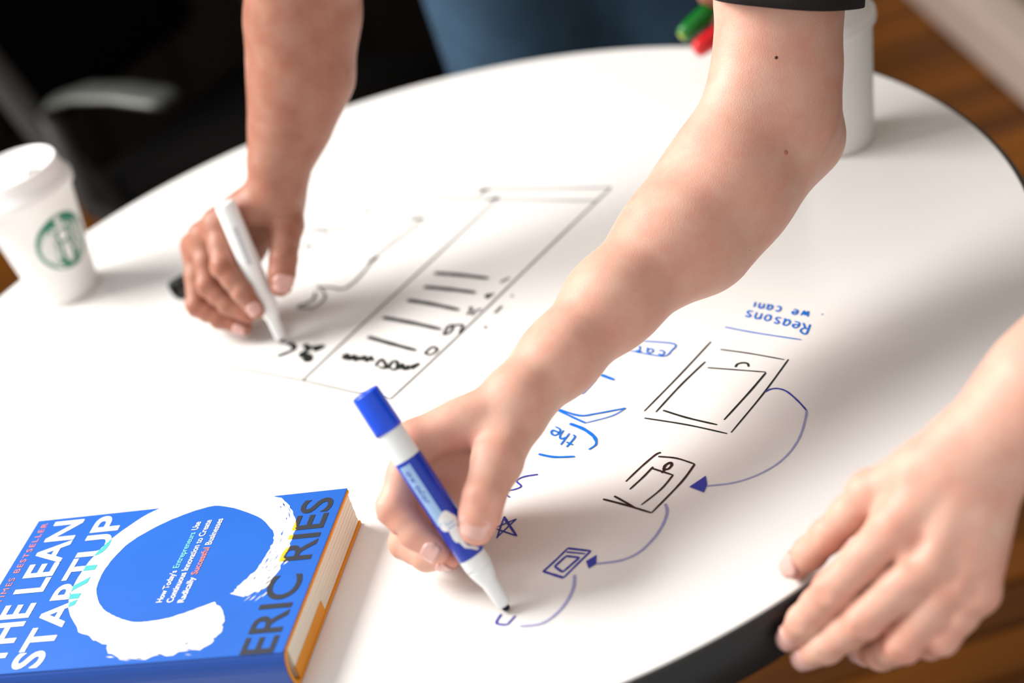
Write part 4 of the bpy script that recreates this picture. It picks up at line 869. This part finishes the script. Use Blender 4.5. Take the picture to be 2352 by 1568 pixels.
f.cone(AC, (.18, 1.80, 1.05), .13, .115, .06); f.cone((.18, 1.80, 1.05), AP, .115, .13, .06)
AN = A3((.12, 1.55, 1.36)); AH = A3((.10, 1.45, 1.52)); f.cone(AC, AN, .09, .055, .05); f.cone(AN, AH, .055, .06, .02)
for s in (-1, 1):
    f.cone(AP+A3((s*.085, 0, -.03)), (.205+s*.088, 1.88, .48), .085, .056, .04); f.cone((.205+s*.088, 1.88, .48), (.205+s*.088, 1.93, .09), .056, .036, .03); f.cone((.205+s*.088, 1.93, .05), (.205+s*.088, 1.78, .035), .036, .030, .02)
ha = head(f, AH, (-.1, -.72, -.62))
meshA3 = f.mesh()
bodyA = keep(obj('body', field_mesh('body', [meshA1, meshA2, meshA3], flA), 'skin_a', pa), pa)
nail(bodyA, 'nail_a', HA['thumb'][2], HA['thumb'][3], HA['thumb_dorsal'], RA['thumb'][3], .0145, .84, .6, RA['thumb'][2]*.98, .45, .0010)
nail(bodyA, 'nail_a', HA['index'][2], HA['index'][3], tocam(HA['index'][3])-A3(CR)*.2, RA['index'][3], .0105, .75, .5, RA['index'][2])
nail(bodyA, 'nail_a', HA['ring'][2], HA['ring'][3], tocam(HA['ring'][3])*.6-A3(CU)*.6, RA['ring'][3], .0105, .75, .5, RA['ring'][2])
keep(obj('hair', face_bits(bodyA, ha), 'hair', pa), pa)
f = Field((-.25, 1.2, .85), (.65, 2.2, 1.48), .008)
f.cone(AR, AL, .073, .073, .05); f.cone(AC, (.18, 1.80, 1.05), .146, .134, .06); f.cone((.18, 1.80, 1.05), AP+A3((0, 0, .07)), .134, .140, .06); f.cone(AC, AN-A3((0, -.02, .03)), .10, .066, .05)
f.cone(AR, AR*.55+A3(armA[6])*.45, .066, .060, .03); f.cone(AL, AL*.55+A3((.40, 1.50, 1.02))*.45, .066, .060, .03)
keep(obj('shirt', field_mesh('shirt', [f.mesh(2)]), 'shirt_dark', pa), pa)
f = Field((-.15, 1.6, 0), (.60, 2.2, 1.1), .008)
f.cone(AP+A3((0, 0, .06)), AP-A3((0, 0, .02)), .140, .150, .05); f.cone(AP+A3((-.05, 0, 0)), AP+A3((.05, 0, 0)), .135, .135, .05)
for s in (-1, 1):
    f.cone(AP+A3((s*.080, 0, -.05)), (.205+s*.088, 1.88, .48), .108, .088, .03); f.cone((.205+s*.088, 1.88, .48), (.205+s*.088, 1.93, .11), .074, .060, .03)
jn = keep(obj('jeans', field_mesh('jeans', [f.mesh(2)]), 'denim', pa), pa)
for s in (-1, 1):
    f = Field((-.05, 1.68, 0), (.46, 2.05, .18), .006)
    f.cone((.205+s*.088, 1.94, .045), (.205+s*.088, 1.76, .04), .044, .038, .02); f.a = np.maximum(f.a, -(((np.arange(f.n[2])+f.o[2])*f.v)[None, None, :]-.004)).astype(np.float32)
    keep(obj('shoe', field_mesh('shoe', [f.mesh(2)]), 'rubber', pa), pa)

# ------------------------------------------------------------------ office chair in the dark background
ch = tag(empty('office_chair', (-.222, 2.345, -.018), (0, 0, math.atan2(-.63, .78))), 'black office chair with silver armrest in the dark background', 'chair')
obj('seat', box((0, 0, .47), (.46, .46, .07), bevel=.03), 'black_fabric', ch, True)
bk = obj('backrest', box((-.30, 0, .82), (.04, .42, .52), rot=None, bevel=.018), 'black_fabric', ch, True)
for s in (-1, 1):
    ar = obj('armrest', tube([(-.13, s*.27, .655), (-.105, s*.27, .672), (-.05, s*.27, .684), (.02, s*.27, .684), (.085, s*.27, .676), (.10, s*.27, .672)], [.016, .024, .026, .026, .026, .020], 16, flat=(1.0, .30)), 'silver', ch, True)
    obj('support', tube([(-.05, s*.19, .45), (-.10, s*.25, .46), (-.13, s*.27, .52), (-.13, s*.27, .655)], .014, 12), 'grey_plastic', ar, True)
    obj('back_bar', tube([(-.10, s*.24, .46), (-.17, s*.24, .55), (-.25, s*.235, .72), (-.31, s*.225, 1.05)], [.017, .019, .019, .015], 14, flat=(1.2, .8)), 'grey_plastic', ch, True)
obj('gas_column', lathe([(0, .07), (.03, .07), (.03, .25), (.02, .25), (.02, .44), (0, .44)], 24), 'metal_dark', ch, True)
for k in range(5):
    a = 2*PI*k/5; lg = obj('base_leg', tube([(.02*math.cos(a), .02*math.sin(a), .10), (.27*math.cos(a), .27*math.sin(a), .075)], [.02, .014], 12), 'grey_plastic', ch, True)
    cw = lathe([(0, -.012), (.024, -.012), (.027, -.008), (.027, .008), (.024, .012), (0, .012)], 24)
    bmesh.ops.rotate(cw, cent=(0, 0, 0), matrix=Matrix.Rotation(PI/2, 3, 'X') , verts=cw.verts); bmesh.ops.rotate(cw, cent=(0, 0, 0), matrix=Matrix.Rotation(a, 3, 'Z'), verts=cw.verts)
    bmesh.ops.translate(cw, vec=(.27*math.cos(a), .27*math.sin(a), .029), verts=cw.verts); obj('caster', cw, 'rubber', lg, True)
